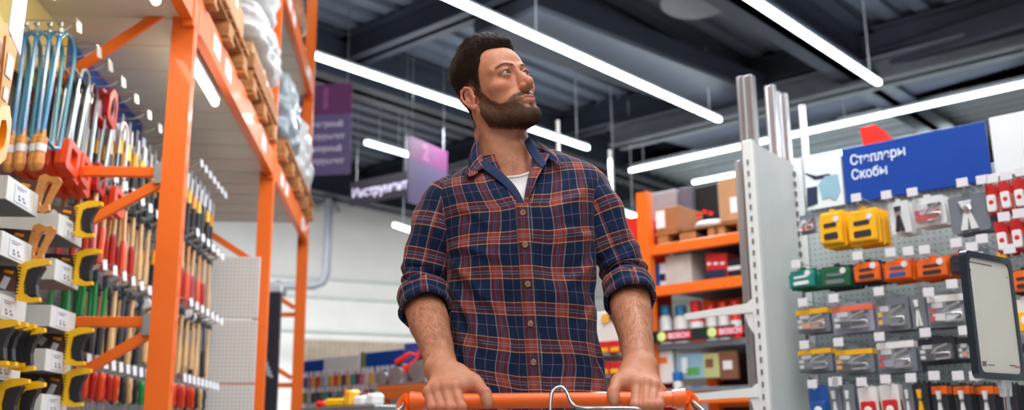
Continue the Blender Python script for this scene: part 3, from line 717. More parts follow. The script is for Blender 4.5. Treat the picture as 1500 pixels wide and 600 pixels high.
# end panel sticking out towards the viewer, with its slotted front post
b = MB(); b.prism([(-.395, 0), (0, 0), (0, 2.17), (-.395, 2.19)], .022, org=(-.035, 0, 0), ax=(0, 1, 0), ay=(0, 0, 1)); b.build('end_panel', m_grey, gt)
b = MB(); b.box((-.045, -.41, 1.10), (.05, .03, 2.20), bev=.003)
b.mat(1)
for k in range(40): b.box((-.045, -.428, .15+k*.05), (.007, .006, .022))
b.build('upright', [m_upr, M('slot_shadow_steel', (96, 100, 104), .6)], gt)
b = MB(); b.box((-.020, -.020, 1.08), (.016, .004, 2.16)); b.mat(1)
for k in range(44): b.box((-.020, -.03, .10+k*.047), (.010, .012, .02))
b.build('upright', [m_upr, MATS['slot_shadow_steel']], gt)
# brackets on the outer side and the bundle of aluminium profiles they hold
m_alu = M('brushed_aluminium', (178, 180, 184), .34, .85, var=.12, scale=3, stretch=(30, 30, .6)); m_alu2 = M('bright_aluminium', (215, 218, 222), .25, .8, var=.08, scale=3, stretch=(30, 30, .5))
def bracket(px, py, lab):
    x, z = gp(px, py, -.41); x0 = -.07
    t = thing('shelf_bracket', lab, 'bracket', GL(x0, -.41, z), GR)
    b = MB(); b.prism([(0, .0), (-.16, .0), (-.335, -.005), (-.335, .022), (0, .040)], .028, ay=(0, 0, 1), bev=.003); b.build('arm', m_upr, t)
    b = MB(); b.prism([(.0, -.10), (.022, -.06), (.022, .05), (-.01, .055), (-.05, .02), (-.03, -.05)], .012, ay=(0, 0, 1)); b.build('hook_plate', m_upr, t)
bracket(1125, 455, 'upper white bracket sticking out left in front of the aluminium posts')
bracket(1140, 580, 'lower white bracket sticking out left, at the bottom beside the trolley')
def profile(px, ytop, y, w, d, m, lab, lean=0.0):
    x, zt = gp(px, ytop, y)
    t = thing('aluminium_profile', lab, 'metal profile', GL(x, y, 0), GR, 'aluminium profiles stood beside the shelving')
    b = MB(); h = zt
    b.box((0, 0, h/2), (w, d, h), bev=.002)
    b.build('profile_core', m, t)
    for s_ in (-1, 1):
        b = MB(); b.box((s_*w*.36, -d/2-.004, h/2), (w*.16, .008, h-.004)); b.build('rib', m, t)
    t.rotation_euler = (0, lean, GR)
profile(1096, 112, -.20, .052, .04, m_alu, 'tallest aluminium profile, foremost left, its top at the black duct')
profile(1085, 113, -.14, .030, .03, m_alu, 'slim profile touching the left side of the tallest one')
profile(1108, 240, -.23, .030, .04, m_alu, 'shorter dull profile between the tallest one and the white post')
profile(1084, 236, -.27, .040, .03, m_alu, 'short dull profile standing left in front of the tallest one')
profile(1113, 250, -.12, .030, .03, m_alu2, 'bright short profile behind the white slotted post')
profile(1128, 126, .22, .050, .03, m_alu2, 'bright profile rising behind the end panel, second tallest')
profile(1147, 138, .38, .040, .03, m_alu2, 'bright slim profile third from the left above the end panel')
profile(1139, 134, .40, .016, .02, m_alu2, 'very thin profile between the second and third bright ones')
profile(1175, 154, .50, .024, .03, m_alu2, 'rightmost thin profile rising at the left end of the white header')
# header: white printed board, blue sign, white printed board
x0, z0 = gp(1181, 236); x1, z1 = gp(1238, 222); x2, _ = gp(1447, 183); zt = 2.185
m_hdr = M('white_printed_board', (222, 230, 234), .45, var=.02); m_sign = M('blue_sign', (10, 66, 158), .35, var=.04)
_, zb = gp(1256, 299)
t = thing('printed_board', 'white header board printed with a pale blue and navy power tool, left of blue sign', 'sign board', GL((x0+x1)/2-.004, -.03, (zt+zb)/2), GR)
b = MB(); b.box((0, 0, .0), (x1-x0-.012, .012, zt-zb), bev=.002); b.build('panel', m_hdr, t)
m_pn, m_pb = M('navy_print', (30, 42, 74), .5), M('pale_blue_print', (140, 180, 200), .5)
b = MB(); w = x1-x0
def pr2(o, name, m, par, y=-.0085): b = MB(); b.prism(o, .002, org=(0, y, 0), ay=(0, 0, 1)); return b.build(name, m, par)
pr2([(-.085, -.11), (-.035, -.10), (-.03, -.02), (-.08, -.02)], 'printed_battery', m_pn, t)
pr2([(-.09, .055), (-.03, .028), (.03, .028), (.05, .0), (.0, .01), (-.04, .012)], 'printed_body', m_pn, t, -.0075)
pr2([(-.025, -.015), (.01, .02), (.07, .018), (.075, -.06), (.05, -.10), (.02, -.08), (-.01, -.085)], 'printed_grip', m_pb, t, -.0088)
t = thing('blue_sign', 'large blue sign with white lettering above the blister packs', 'sign', GL((x1+x2)/2, -.035, (zt+zb)/2), GR)
b = MB(); b.box((0, 0, 0), (x2-x1, .014, zt-zb), bev=.002); b.build('panel', m_sign, t)
m_let = M('white_lettering', (214, 226, 245), .5, var=.0)
text_mesh('Степлеры', .062, 'lettering', m_let, t, (-(x2-x1)/2+.035, -.009, .045), (pi/2, 0, 0), bold=.0012, sx=.82)
text_mesh('Скобы', .062, 'lettering', m_let, t, (-(x2-x1)/2+.035, -.009, -.022), (pi/2, 0, 0), bold=.0012, sx=.82)
t = thing('printed_board', 'white header board printed with dark blue pliers handles at the right edge', 'sign board', GL(x2+.30, -.03, (zt+zb)/2+.01), GR)
b = MB(); b.box((0, 0, .0), (.57, .012, zt-zb), bev=.002); b.build('panel', m_hdr, t)
for k in range(2):
    o = [(-.17+k*.075, -.14), (-.15+k*.075, -.14), (-.125+k*.075, -.03), (-.12+k*.075, .03), (-.155+k*.075, .02), (-.17+k*.075, -.04)]
    pr2(o, 'printed_handle', M('royal_blue_print', (24, 66, 160), .5), t)
    o = [(-.145+k*.075, .025), (-.125+k*.075, .03), (-.10+k*.075, .12), (-.10+k*.075, .15), (-.115+k*.075, .14)]
    pr2(o, 'printed_jaw', m_pn, t)
# red folded display on top, behind the sign
x, z = gp(1282, 212, .25)
t = thing('red_display_box', 'red wedge shaped box standing on top of the shelving behind the blue sign', 'box', GL(x, .25, z-.05), GR)
b = MB(); b.prism([(-.03, -.0), (.12, 0), (.03, .13), (-.045, .13)], .12, ay=(0, 0, 1), bev=.003); b.build('box_body', M('signal_red', (226, 44, 34), .4), t)
b = MB(); b.box((.03, 0, -.25), (.04, .04, .5)); b.build('stand_post', m_upr, t)
# pallet
C_ = {'tr': (214, 218, 220), 'yel': (240, 178, 28), 'teal': (24, 128, 120), 'grn': (28, 92, 58), 'org': (226, 100, 30), 'red': (200, 38, 40), 'wht': (226, 226, 226), 'gry': (112, 118, 128), 'dk': (44, 46, 54), 'blu': (34, 84, 158), 'pch': (214, 150, 120), 'lil': (150, 148, 170), 'sal': (226, 112, 84)}
def cm(k): return M('pack_'+{'tr': 'clear', 'yel': 'amber', 'teal': 'teal', 'grn': 'bottle_green', 'org': 'orange', 'red': 'red', 'wht': 'white', 'gry': 'slate', 'dk': 'charcoal', 'blu': 'blue', 'pch': 'peach', 'lil': 'lilac', 'sal': 'salmon'}[k], C_[k], .4, var=.06)
m_blis = M('clear_blister', (190, 198, 204), .12, alpha=.15, var=.0, coat=.6)
m_tool = M('bright_tool_steel', (190, 190, 192), .25, .8); m_toold = M('dark_tool_grip', (36, 36, 42), .5)
def peg_hook(px, py, lab, grp, y=-.30):
    x, z = gp(px, py, y)
    t = thing('price_hook', lab, 'hook', GL(x, 0, z-.022), GR, grp)
    b = MB(); b.tube([(0, 0, 0), (0, y, 0), (0, y-.01, .012)], .003, 6); b.tube([(0, 0, .03), (0, y-.012, .03)], .0022, 5); b.build('prong', m_chrome, t)
    b = MB(); b.box((0, y-.014, .022), (.042, .002, .034), bev=.001); b.build('price_tag', m_card_w, t)
def pack(x0, y0, x1, y1, style, back, main, lab, grp, n=2, y=-.26, tool=None, band=None):
    # a hanging card or box spanning the pixels, n of them one behind another on the hook
    (xa, za), (xb, zb_) = gp(x0, y1, y), gp(x1, y0, y); xa2, _ = gp(x0, y0, y); xb2, _ = gp(x1, y1, y)
    xl_, xr_ = (xa+xa2)/2, (xb+xb2)/2; w, h = xr_-xl_, zb_-za; cx, cz = (xl_+xr_)/2, (zb_+za)/2
    rr_ = random.Random(int(x0*7+y0))
    n = n+1 if n > 1 else n
    for k in range(n):
        nm = {'case': 'packaged_stapler', 'blister': 'blister_pack', 'bottle': 'hanging_pack', 'card': 'carded_tool'}[style]
        ob = thing(nm, lab if n == 1 else lab+(' (front one)', ' (behind it)', ' (hindmost)')[k].replace('(', '').replace(')', '') if n > 1 else lab, 'packaged tool', GL(cx+k*.003, y+.045*k, cz), GR, grp)
        ob.rotation_euler = (rr_.uniform(-.02, .05), rr_.uniform(-.03, .03)-.02, GR+rr_.uniform(-.04, .04))
        b = MB(); b.prism(rrect(w*.97, h, min(w, h)*.07, 3), .003, ay=(0, 0, 1)); b.build('backing_card', cm(back), ob)
        if band: b = MB(); b.box((0, -.003, h*.36), (w*.95, .003, h*.20)); b.build('printed_band', cm(band), ob)
        if style == 'case':
            b = MB(); b.prism([(-w*.46, -h*.40), (w*.44, -h*.44), (w*.46, h*.20), (w*.40, h*.40), (-w*.30, h*.42), (-w*.46, h*.25)], .030, org=(0, -.018, 0), ay=(0, 0, 1), bev=.006); q = b.build('case_body', cm(main), ob)
            b = MB(); b.prism(rrect(w*.55, h*.18, .006, 3, cy=-h*.22), .004, org=(0, -.034, 0), ay=(0, 0, 1)); b.prism(rrect(w*.5, h*.12, .005, 3, cy=h*.08), .004, org=(0, -.034, 0), ay=(0, 0, 1)); b.build('grip_window', cm(tool or 'dk'), q)
            b = MB(); b.lathe([(.012, -.037), (.013, -.034), (.013, -.030)], 16, (w*.26, 0, h*.22), axis='y'); b.build('print_badge', m_card_w, q)
        elif style == 'blister':
            b = MB(); b.prism([(-w*.34, -h*.30), (w*.10, -h*.34), (w*.36, -h*.12), (w*.34, h*.02), (-w*.05, -h*.10), (-w*.34, -h*.10)], .012, org=(0, -.014, 0), ay=(0, 0, 1), bev=.002); b.build('tool_body', cm(main), ob)
            b = MB(); b.tube([(-w*.10, -.016, -h*.10), (w*.05, -.02, h*.08), (w*.32, -.018, h*.20)], .0050, 8); b.build('tool_lever', m_tool, ob, smooth=True)
            b = MB(); b.tube([(-w*.02, -.022, -h*.10), (w*.34, -.022, -h*.12), (w*.37, -.022, -h*.22), (w*.34, -.022, -h*.32), (-w*.02, -.022, -h*.34)], .0045, 8, closed=True); b.build('tool_handle', m_tool, ob, smooth=True)
            b = MB(); b.prism(rrect(w*.26, h*.16, .003, 2, -w*.24, h*.16), .003, org=(0, -.005, 0), ay=(0, 0, 1)); b.build('printed_label', m_card_w, ob)
            b = MB(); b.prism(rrect(w*.40, h*.10, .003, 2, w*.18, h*.20), .003, org=(0, -.005, 0), ay=(0, 0, 1)); b.build('printed_label', cm('dk'), ob)
            [MB().box((-w*.34, -.016, h*q_), (w*.12, .012, h*.13)).build('tool_part', cm(tool or 'tr'), ob) for q_ in (-.24, -.02)]
            b = MB(); b.prism(rrect(w*.84, h*.62, .008, 3, cy=-h*.08), .026, org=(0, -.016, 0), ay=(0, 0, 1)); b.build('blister', m_blis, ob)
        elif style == 'bottle':
            b = MB(); b.prism(rrect(w*.72, h*.55, .008, 3, cy=-h*.15), .018, org=(0, -.011, 0), ay=(0, 0, 1), bev=.003); b.build('pouch', cm(main), ob)
            b = MB(); b.lathe([(w*.16, -.022), (w*.2, -.02), (w*.2, -.016)], 14, (0, 0, -h*.12), axis='y'); b.build('printed_disc', cm(tool or 'wht'), ob)
        else:
            b = MB(); b.prism([(-w*.20, h*.34), (w*.12, h*.34), (w*.06, h*.05), (w*.20, -h*.44), (w*.02, -h*.44), (-.0, -h*.08), (-w*.06, -h*.44), (-w*.24, -h*.44), (-w*.10, h*.05)], .012, org=(0, -.010, 0), ay=(0, 0, 1), bev=.002); b.build('tool_body', cm(main), ob)
            b = MB(); b.lathe([(w*.10, -.020), (w*.12, -.018), (w*.12, -.012)], 12, (0, 0, h*.10), axis='y'); b.build('pivot', m_tool, ob, smooth=True)
        b = MB(); b.box((0, .0, h*.5+.004), (w*.2, .003, .012)); b.build('hang_tab', cm(back), ob)
g1, g2, g3, g4, g5 = ['packs in the %s row right' % s for s in ('top', 'second', 'third', 'fourth', 'bottom')]
# top row
pack(1203, 306, 1240, 365, 'case', 'yel', 'yel', 'amber carded hand stapler, left of the amber pair', g1, 2, tool='dk')
pack(1244, 302, 1290, 362, 'case', 'yel', 'yel', 'amber carded hand stapler, right of the amber pair', g1, 2, tool='dk')
pack(1172, 312, 1196, 345, 'blister', 'gry', 'red', 'small grey blister pack with red tool by the end panel', g1, 1)
pack(1303, 292, 1334, 344, 'card', 'tr', 'dk', 'silver and black plier stapler between the amber pair and red stapler', g1, 2)
pack(1337, 284, 1386, 334, 'blister', 'tr', 'red', 'white card with dark red stapler just below the blue sign', g1, 2, tool='red')
pack(1390, 280, 1450, 344, 'card', 'gry', 'tr', 'grey blister card with silver pliers left of the red and white pouches', g1, 2)
for k, (x, y) in enumerate(((1453, 268), (1473, 263), (1494, 260), (1518, 258))): pack(x-9, y, x+10, y+48, 'bottle', 'red', 'wht', 'red topped white pouch in upper strip at right edge, %s from left' % ordn(k), g1, 2, tool='red')
for k, (x, y) in enumerate(((1469, 322), (1491, 318), (1516, 315))): pack(x-10, y, x+10, y+50, 'bottle', 'red', 'wht', 'red topped white pouch in lower strip at right edge, %s from left' % ordn(k), g1, 2, tool='red')
# second row
pack(1158, 392, 1199, 426, 'case', 'grn', 'teal', 'teal stapler case, leftmost of the second row', g2, 2, tool='wht')
pack(1204, 386, 1252, 425, 'case', 'dk', 'grn', 'bottle green stapler case, second row', g2, 2, tool='gry')
pack(1253, 380, 1294, 417, 'case', 'dk', 'org', 'orange stapler case right of the green one', g2, 2, tool='dk')
pack(1297, 378, 1341, 414, 'case', 'org', 'org', 'orange carded stapler in the middle of the second row', g2, 2, tool='blu')
pack(1344, 374, 1394, 411, 'case', 'org', 'org', 'wide orange card with black stapler window', g2, 2, tool='dk')
pack(1393, 368, 1424, 406, 'case', 'org', 'dk', 'orange card half hidden behind the sign holder', g2, 2)
pack(1428, 362, 1452, 400, 'card', 'gry', 'tr', 'grey card with steel tool just above the sign holder', g2, 1)
pack(1455, 372, 1478, 410, 'bottle', 'yel', 'wht', 'yellow and white pouch above the sign holder corner', g2, 1)
# third row
pack(1167, 448, 1216, 489, 'blister', 'gry', 'pch', 'blister with amber band, leftmost of the third row', g3, 2, band='yel')
pack(1219, 442, 1281, 489, 'blister', 'lil', 'dk', 'blister with salmon band beside the amber banded one', g3, 2, band='sal')
pack(1284, 432, 1333, 486, 'blister', 'gry', 'gry', 'slate blister pack in the middle of the third row', g3, 2, tool='yel')
pack(1335, 430, 1357, 482, 'card', 'gry', 'tr', 'narrow slate card left of the white and red one', g3, 2)
pack(1358, 426, 1420, 481, 'blister', 'gry', 'tr', 'wide blister with white and red header, touching the sign holder', g3, 2, band='wht', tool='red')
# fourth row
pack(1169, 508, 1221, 546, 'blister', 'gry', 'gry', 'blister with amber band, leftmost of the fourth row', g4, 2, band='yel')
pack(1223, 508, 1282, 548, 'blister', 'gry', 'dk', 'blister with amber band and brass tool, second of the fourth row', g4, 2, band='yel', tool='yel')
pack(1285, 496, 1343, 547, 'blister', 'gry', 'lil', 'slate blister with red corner in the fourth row', g4, 2, band='wht', tool='red')
pack(1345, 492, 1401, 533, 'blister', 'dk', 'dk', 'dark blister with black clamp in the fourth row', g4, 2, tool='wht')
pack(1404, 492, 1438, 530, 'blister', 'dk', 'pch', 'peach coloured blister left of the sign holder foot', g4, 2)
# bottom row
pack(1186, 566, 1216, 622, 'bottle', 'blu', 'blu', 'blue pouch, leftmost of the bottom row', g5, 2)
for k, (x, c, mm) in enumerate(((1225, 'gry', 'tr'), (1244, 'gry', 'tr'))): pack(x-9, 562, x+9, 620, 'card', c, mm, ('left', 'right')[k]+' of two steel scissors cards after the blue pouch', g5, 2)
for k, x in enumerate((1274, 1306)): pack(x-15, 566-4*k, x+14, 622, 'bottle', 'wht', 'red', ('left', 'right')[k]+' of two white and red cards in the bottom row', g5, 2, tool='wht')
pack(1324, 560, 1340, 622, 'card', 'gry', 'tr', 'slim steel tool card left of the yellow pliers', g5, 2)
pack(1339, 560, 1362, 620, 'card', 'dk', 'yel', 'yellow handled pliers on dark card in the bottom row', g5, 2)
for k, x in enumerate((1379, 1412, 1447, 1480)): pack(x-12, 562, x+12, 622, 'card', 'dk', 'tr' if k < 3 else 'gry', 'steel pliers on dark card, %s after the yellow pliers' % ordn(k), g5, 2, band='org' if k in (0, 1, 2) else None)
# right margin
pack(1484, 392, 1520, 432, 'case', 'dk', 'org', 'black and orange pack at right edge beside sign holder', g2, 2)
pack(1485, 436, 1522, 490, 'bottle', 'wht', 'yel', 'amber and white pack at right edge beside sign holder', g3, 2)
pack(1486, 505, 1524, 545, 'blister', 'dk', 'dk', 'dark blister at right edge beside the sign holder foot', g4, 1)
# price hooks
hooks = [((1256, 290), (1300, 286), (1338, 282), (1411, 268), (1440, 264), (1455, 262), (1472, 318), (1494, 313), (1475, 258), (1497, 252)), ((1168, 387), (1258, 375), (1306, 370), (1356, 366), (1402, 356), (1440, 350), (1425, 362), (1332, 368)),
         ((1178, 443), (1223, 437), (1289, 427), (1362, 428), (1396, 416), (1480, 365)), ((1180, 505), (1230, 501), (1290, 493), (1357, 487), (1414, 484)), ((1192, 562), (1223, 559), (1264, 559), (1299, 555), (1336, 553), (1370, 550), (1405, 550), (1430, 550), (1228, 558))]
for r_i, row in enumerate(hooks):
    row = sorted(set(row))
    for k, (x, y) in enumerate(row): peg_hook(x, y, 'white price tag on its hook, %s from left in the %s row of blister packs' % (ordn(k), ('top', 'second', 'third', 'fourth', 'bottom')[r_i]), 'price tags of the %s row at right' % ('top', 'second', 'third', 'fourth', 'bottom')[r_i])
# sign holder near the right edge
SP = P(1408, 366, 2.62); SD = Vector((sin(radians(52)), cos(radians(52)), 0)); SN = SD.cross(Vector((0, 0, 1)))
def on_sign(px, py): p = PP(px, py, SN, SP.dot(SN)); return ((p-SP).dot(SD), p.z-SP.z)
w_ = on_sign(1476, 381)[0]; h_ = -on_sign(1431, 554)[1]
t = thing('sign_holder', 'upright dark framed sign holder with blank cream sheet on a chrome pole at right', 'sign holder', (SP.x, SP.y, 0), atan2(SD.y, SD.x))
zc = SP.z-h_/2; ro_ = Matrix.Rotation(0, 3, 'Z')
b = MB(); o1 = rrect(w_, h_, .018, 5, w_/2, zc); o2 = rrect(w_-.032, h_-.034, .020, 5, w_/2, zc); b.prism(o1, .020, org=(0, 0, 0), ay=(0, 0, 1), hole=o2); b.build('sign_frame', M('dark_slate_frame', (40, 48, 58), .3, coat=.3), t)
b = MB(); b.prism(rrect(w_-.03, h_-.032, .020, 5, w_/2, zc), .006, org=(0, -.002, 0), ay=(0, 0, 1)); sh_ = b.build('sheet', M('cream_sheet', (248, 245, 236), .5, var=.02), t)
b = MB()
for k in range(14): b.box((.030+k*.0088, -.0056, SP.z-.030), (.0060, .0008, .0035))
b.box((.026, -.0056, SP.z-.052), (.003, .0008, .006)); b.box((w_-.03, -.0056, SP.z-.055), (.003, .0008, .006))
b.build('small_print', M('sheet_print', (110, 110, 114), .6), sh_)
b = MB(); zb2 = SP.z-h_+.034
for k in range(3): b.box((.034+k*.008, -.0056, zb2+.006), (.005, .0008, .013))
for k in range(4): b.box((.066+k*.009, -.0056, zb2+.004), (.006, .0008, .003))
b.build('small_print', MATS['sheet_print'], sh_)
b = MB()
for k in range(5): b.box((w_-.075+k*.007, -.0056, zb2+.006), (.005, .0008, .003))
b.build('small_print', MATS['sheet_print'], sh_)
b = MB()
for k in range(5): b.box((w_-.044+k*.006, -.0056, zb2+.002+.002*(k % 2)), (.003, .0008, .004))
b.build('red_print', cm('red'), sh_)
pxx = w_*.58
b = MB(); b.box((pxx, 0, SP.z-h_-.012), (.050, .018, .030), bev=.004); b.box((pxx-.014, 0, SP.z-h_-.03), (.012, .02, .03), bev=.003); b.box((pxx+.014, 0, SP.z-h_-.03), (.012, .02, .03), bev=.003); b.build('clear_clip', M('clear_plastic', (212, 216, 220), .15, alpha=.6, coat=.5), t)
b = MB(); b.tube([(pxx, 0, SP.z-h_-.02), (pxx, 0, .02)], .0075, 12); b.build('pole', m_chrome, t, smooth=True)
b = MB(); b.lathe([(.14, 0), (.14, .008), (.12, .014), (.02, .02)], 28, (pxx, 0, 0)); b.build('foot', m_black, t, smooth=True)
# ================================================================ THE SHOP BEHIND THE MAN
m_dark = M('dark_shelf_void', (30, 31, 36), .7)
BK = P(1017, 360, 7.0).dot(D1); BS = -(P(950, 360, 7.0).dot(D2)); BR_ = atan2(-D2.y, -D2.x)
def bp(px, py, y=0.0, K=None):
    p = PP(px, py, D1, (BK if K is None else K)+y); return (-(p.dot(D2))-BS, p.z)
def BL(x, y, z, K=None): return -D2*(BS+x)+D1*((BK if K is None else K)+y)+Vector((0, 0, z))
rk = thing('shelving_rack', 'orange beamed rack with pallets on top, right of the plaid sleeve', 'rack', BL(0, 0, 0), BR_)
xr0, _ = bp(948, 400); xr1, _ = bp(1120, 400)
for x in (xr0, xr1):
    for y in (0, .9):
        b = MB(); b.prism([(-.05, -.035), (.05, -.035), (.05, .035), (.03, .035), (.03, -.02), (-.03, -.02), (-.03, .035), (-.05, .035)], 2.75, org=(x, y, 1.375), ax=(1, 0, 0), ay=(0, 1, 0)); b.build('upright_post', m_or, rk)
zz_ = []
for (x, y) in ((1017, 358), (1017, 420), (1017, 583)):
    z = bp(x, y)[1]; zz_.append(z)
    for yy in (0, .9): b = MB(); b.box(((xr0+xr1)/2, yy, z), (xr1-xr0-.06, .05, .075), bev=.005); b.build('load_beam', m_or, rk)
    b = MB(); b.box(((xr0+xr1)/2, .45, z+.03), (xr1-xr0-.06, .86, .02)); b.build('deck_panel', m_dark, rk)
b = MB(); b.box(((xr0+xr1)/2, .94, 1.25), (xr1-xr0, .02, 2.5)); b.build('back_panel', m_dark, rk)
zs3 = bp(1017, 504)[1]
b = MB(); b.box(((xr0+xr1)/2, .35, zs3), (xr1-xr0-.12, .7, .04)); b.build('shelf_board', M('grey_shelf_board', (120, 124, 130), .5), rk)
# red end panel
x0, zt_ = bp(905, 322, .02); x1, _ = bp(941, 320, .02)
t = thing('end_panel', 'bright red end panel rising beside the orange rack post, right of the sleeve', 'panel', BL((x0+x1)/2-.02, .02, 0), BR_)
b = MB(); b.box((0, .2, zt_/2), (x1-x0, .4, zt_), bev=.005); b.build('panel_sheet', M('signal_red', (226, 44, 34), .4), t)
b = MB(); b.box((0, .2, .03), (x1-x0+.06, .46, .06), bev=.005); b.build('base', m_black, t)
# pallets and cargo on the top deck
def box_px(px0, py0, px1, py1, y, d, m, lab, cat='cardboard box', name='carton', parts=None, grp='goods on the orange rack at right', zfloor=None, rot=0):
    (xa, za), (xb, zb) = bp(px0, py1, y), bp(px1, py0, y)
    if zfloor is not None: za = zfloor
    t = thing(name, lab, cat, BL((xa+xb)/2, y+d/2, za), BR_+rot, grp); w, h = xb-xa, zb-za
    b = MB(); b.box((0, 0, h/2), (w, d, h), bev=.006); b.build('box_body', m, t)
    for k, (fx, fz, fw, fh, mm) in enumerate(parts or []):
        b = MB(); b.box((fx*w, -d/2-.001, fz*h), (fw*w, .003, fh*h)); b.build('printed_panel', mm, t)
    return t, w, h
z0 = zz_[0]+.042
for k, (x, s_) in enumerate(((xr0+.34, 'left'), (xr1-.42, 'right'))):
    t = thing('wooden_pallet', 'wooden pallet at the %s on top of the orange rack at right' % s_, 'pallet', BL(x, .45, z0), BR_, 'pallets on the right rack')
    for q in range(3):
        b = MB(); b.box((-.24+.24*q, 0, .045), (.09, .75, .07), bev=.004); b.build('block', m_wood, t)
    for q in range(5):
        b = MB(); b.box((0, -.33+.165*q, .09), (.60, .11, .02), bev=.003); b.build('top_board', m_wood, t)
    b = MB(); b.box((0, -.33, .006), (.60, .10, .012)); b.build('bottom_board', m_wood, t)
zp = z0+.102
box_px(962, 300, 994, 348, .08, .35, m_card, 'brown carton on the left pallet of the right rack', zfloor=zp, parts=[(-.3, .55, .38, .7, m_lab)])
box_px(948, 276, 990, 300, .5, .3, M('grey_carton', (150, 146, 150), .7), 'pale grey carton behind the brown one on the right rack', zfloor=zp)
box_px(997, 272, 1012, 345, .5, .3, M('dusk_carton', (92, 90, 104), .7), 'slim dusky carton in the middle of the right rack top', zfloor=zp)
box_px(1016, 268, 1050, 345, .56, .25, m_black, 'black case at the back of the right rack top', zfloor=zp)
crm = M('white_wrap', (214, 212, 214), .3, bump=.4, bscale=30, coat=.3)
(xa, za), (xb, zb) = bp(1006, 345, .1), bp(1058, 314, .1)
t = thing('wrapped_bag', 'white plastic wrapped bag with red marks on the right rack top', 'bag', BL((xa+xb)/2, .25, zp), BR_)
b = MB(); b.lathe([(.12, 0), (.155, .02), (.165, .08), (.15, .15), (.11, .19), (.03, .21)], 20); o = b.build('bag_body', crm, t, smooth=True); o.scale = ((xb-xa)/.33, .9, (zb-zp)/.21)
for k in range(3): b = MB(); b.box((-.04+.05*k, -.152, .09+.02*(k % 2)), (.035, .01, .03), rot=Matrix.Rotation(.4, 3, 'Y')); b.build('red_mark', M('signal_red', (226, 44, 34), .4), t)
box_px(1056, 256, 1086, 348, .06, .35, m_card2, 'tall pale brown carton by the aluminium posts on the rack top', zfloor=zp, parts=[(.2, .35, .45, .35, m_lab)])
# shelf one
z1 = zz_[1]+.045
box_px(957, 386, 966, 420, .1, .2, M('pack_blue', (34, 84, 158), .4), 'blue box leftmost on the middle shelf of the right rack', zfloor=z1)
box_px(966.5, 384, 975, 420, .1, .2, m_lab, 'slim white box beside the blue one on the middle shelf', zfloor=z1, parts=[(0, .4, .8, .3, M('navy_print', (30, 42, 74), .5))])
box_px(976, 370, 1011, 420, .08, .3, M('matt_white_box', (206, 202, 198), .6), 'big plain white box on the middle shelf of the right rack', zfloor=z1)
for k, (a, c) in enumerate(((1035, 1043), (1044, 1053), (1054, 1063))): box_px(a, 369, c, 412, .08, .2, M('pack_red', (200, 38, 40), .4), 'red and blue box, %s of three on the middle shelf' % ordn(k), zfloor=z1, parts=[(0, .22, .9, .3, M('navy_print', (30, 42, 74), .5)), (0, .6, .5, .1, m_lab)])
box_px(1065, 376, 1086, 410, .1, .2, M('navy_black_board', (24, 28, 40), .4), 'dark printed box next to the three red ones', zfloor=z1, parts=[(0, .5, .8, .2, m_lab)])
# jugs on the lower shelf
zj = zs3+.02
def jug(px, pw, ph, body, capm, lab):
    x, _ = bp(px, 470, .1); r = .5*(bp(px+pw/2, 470, .1)[0]-bp(px-pw/2, 470, .1)[0]); h = ph
    t = thing('jug', lab, 'jug', BL(x, .1+r, zj), BR_, 'jugs on the right rack')
    b = MB(); b.lathe([(r*.95, 0), (r, .01), (r, h*.62), (r*.8, h*.72), (r*.45, h*.78)], 18); b.build('jug_body', body, t, smooth=True)
    b = MB(); b.lathe([(r*.75, h*.74), (r*.8, h*.78), (r*.8, h*.98), (r*.7, h)], 16); b.build('lid', capm, t, smooth=True)
    b = MB(); b.lathe([(r*1.005, h*.2), (r*1.005, h*.5)], 18); b.build('label_band', m_lab, t, smooth=True)
hj = bp(970, 446, .1)[1]-zj
cyan = M('cyan_lid', (38, 130, 176), .4); redc = M('signal_red', (226, 44, 34), .4)
jug(970, 16, hj, m_white, cyan, 'white jug with blue lid, leftmost on the lower shelf'); jug(992, 19, hj*.95, m_white, cyan, 'white jug with blue lid beside the red canister')
jug(1015, 19, hj*1.03, redc, redc, 'red canister on the lower shelf of the right rack')
jug(1038, 15, hj*.9, m_white, redc, 'white jug with red lid near the aluminium posts'); jug(1056, 15, hj*.92, m_white, redc, 'second white jug with red lid near the posts'); jug(1074, 15, hj*.92, redc, redc, 'red canister behind the white bracket')
# shelf edge strip with lit maker's signs
(xa, za), (xb, zb) = bp(955, 500, -.05), bp(1076, 482, -.05)
zc_ = bp(1015, 489, -.05)[1]; hh = .085
t = thing('shelf_sign', 'dark green shelf edge sign with lime discs and red lettered plates', 'sign', BL(0, -.05, zc_), BR_)
b = MB(); b.box(((xa+xb)/2, 0, 0), (xb-xa, .02, hh), bev=.003); b.build('strip', M('blackish_green', (10, 34, 34), .4), t)
for px, tw in ((968, 36), (1042, 36)):
    x, _ = bp(px, 489, -.07); b = MB(); b.lathe([(.034, -.014), (.036, -.012), (.036, -.008)], 20, (x, 0, 0), axis='y'); d_ = b.build('lime_disc', M('lime_disc', (196, 216, 110), .4, emit=((200, 220, 110), .35)), t, smooth=True)
    b = MB(); b.lathe([(.018, -.017), (.018, -.0145)], 16, (x, 0, 0), axis='y'); b.build('disc_centre', M('disc_cream', (226, 232, 190), .4), d_)
    b = MB(); b.box((x+.145, -.013, 0), (.20, .006, .052)); pl_ = b.build('red_plate', M('lit_red_plate', (206, 30, 30), .4, emit=((220, 30, 30), .35)), t)
    text_mesh('BOSCH', .052, 'lettering', m_let, pl_, (x+.062, -.017, -.018), (pi/2, 0, 0), bold=.001)
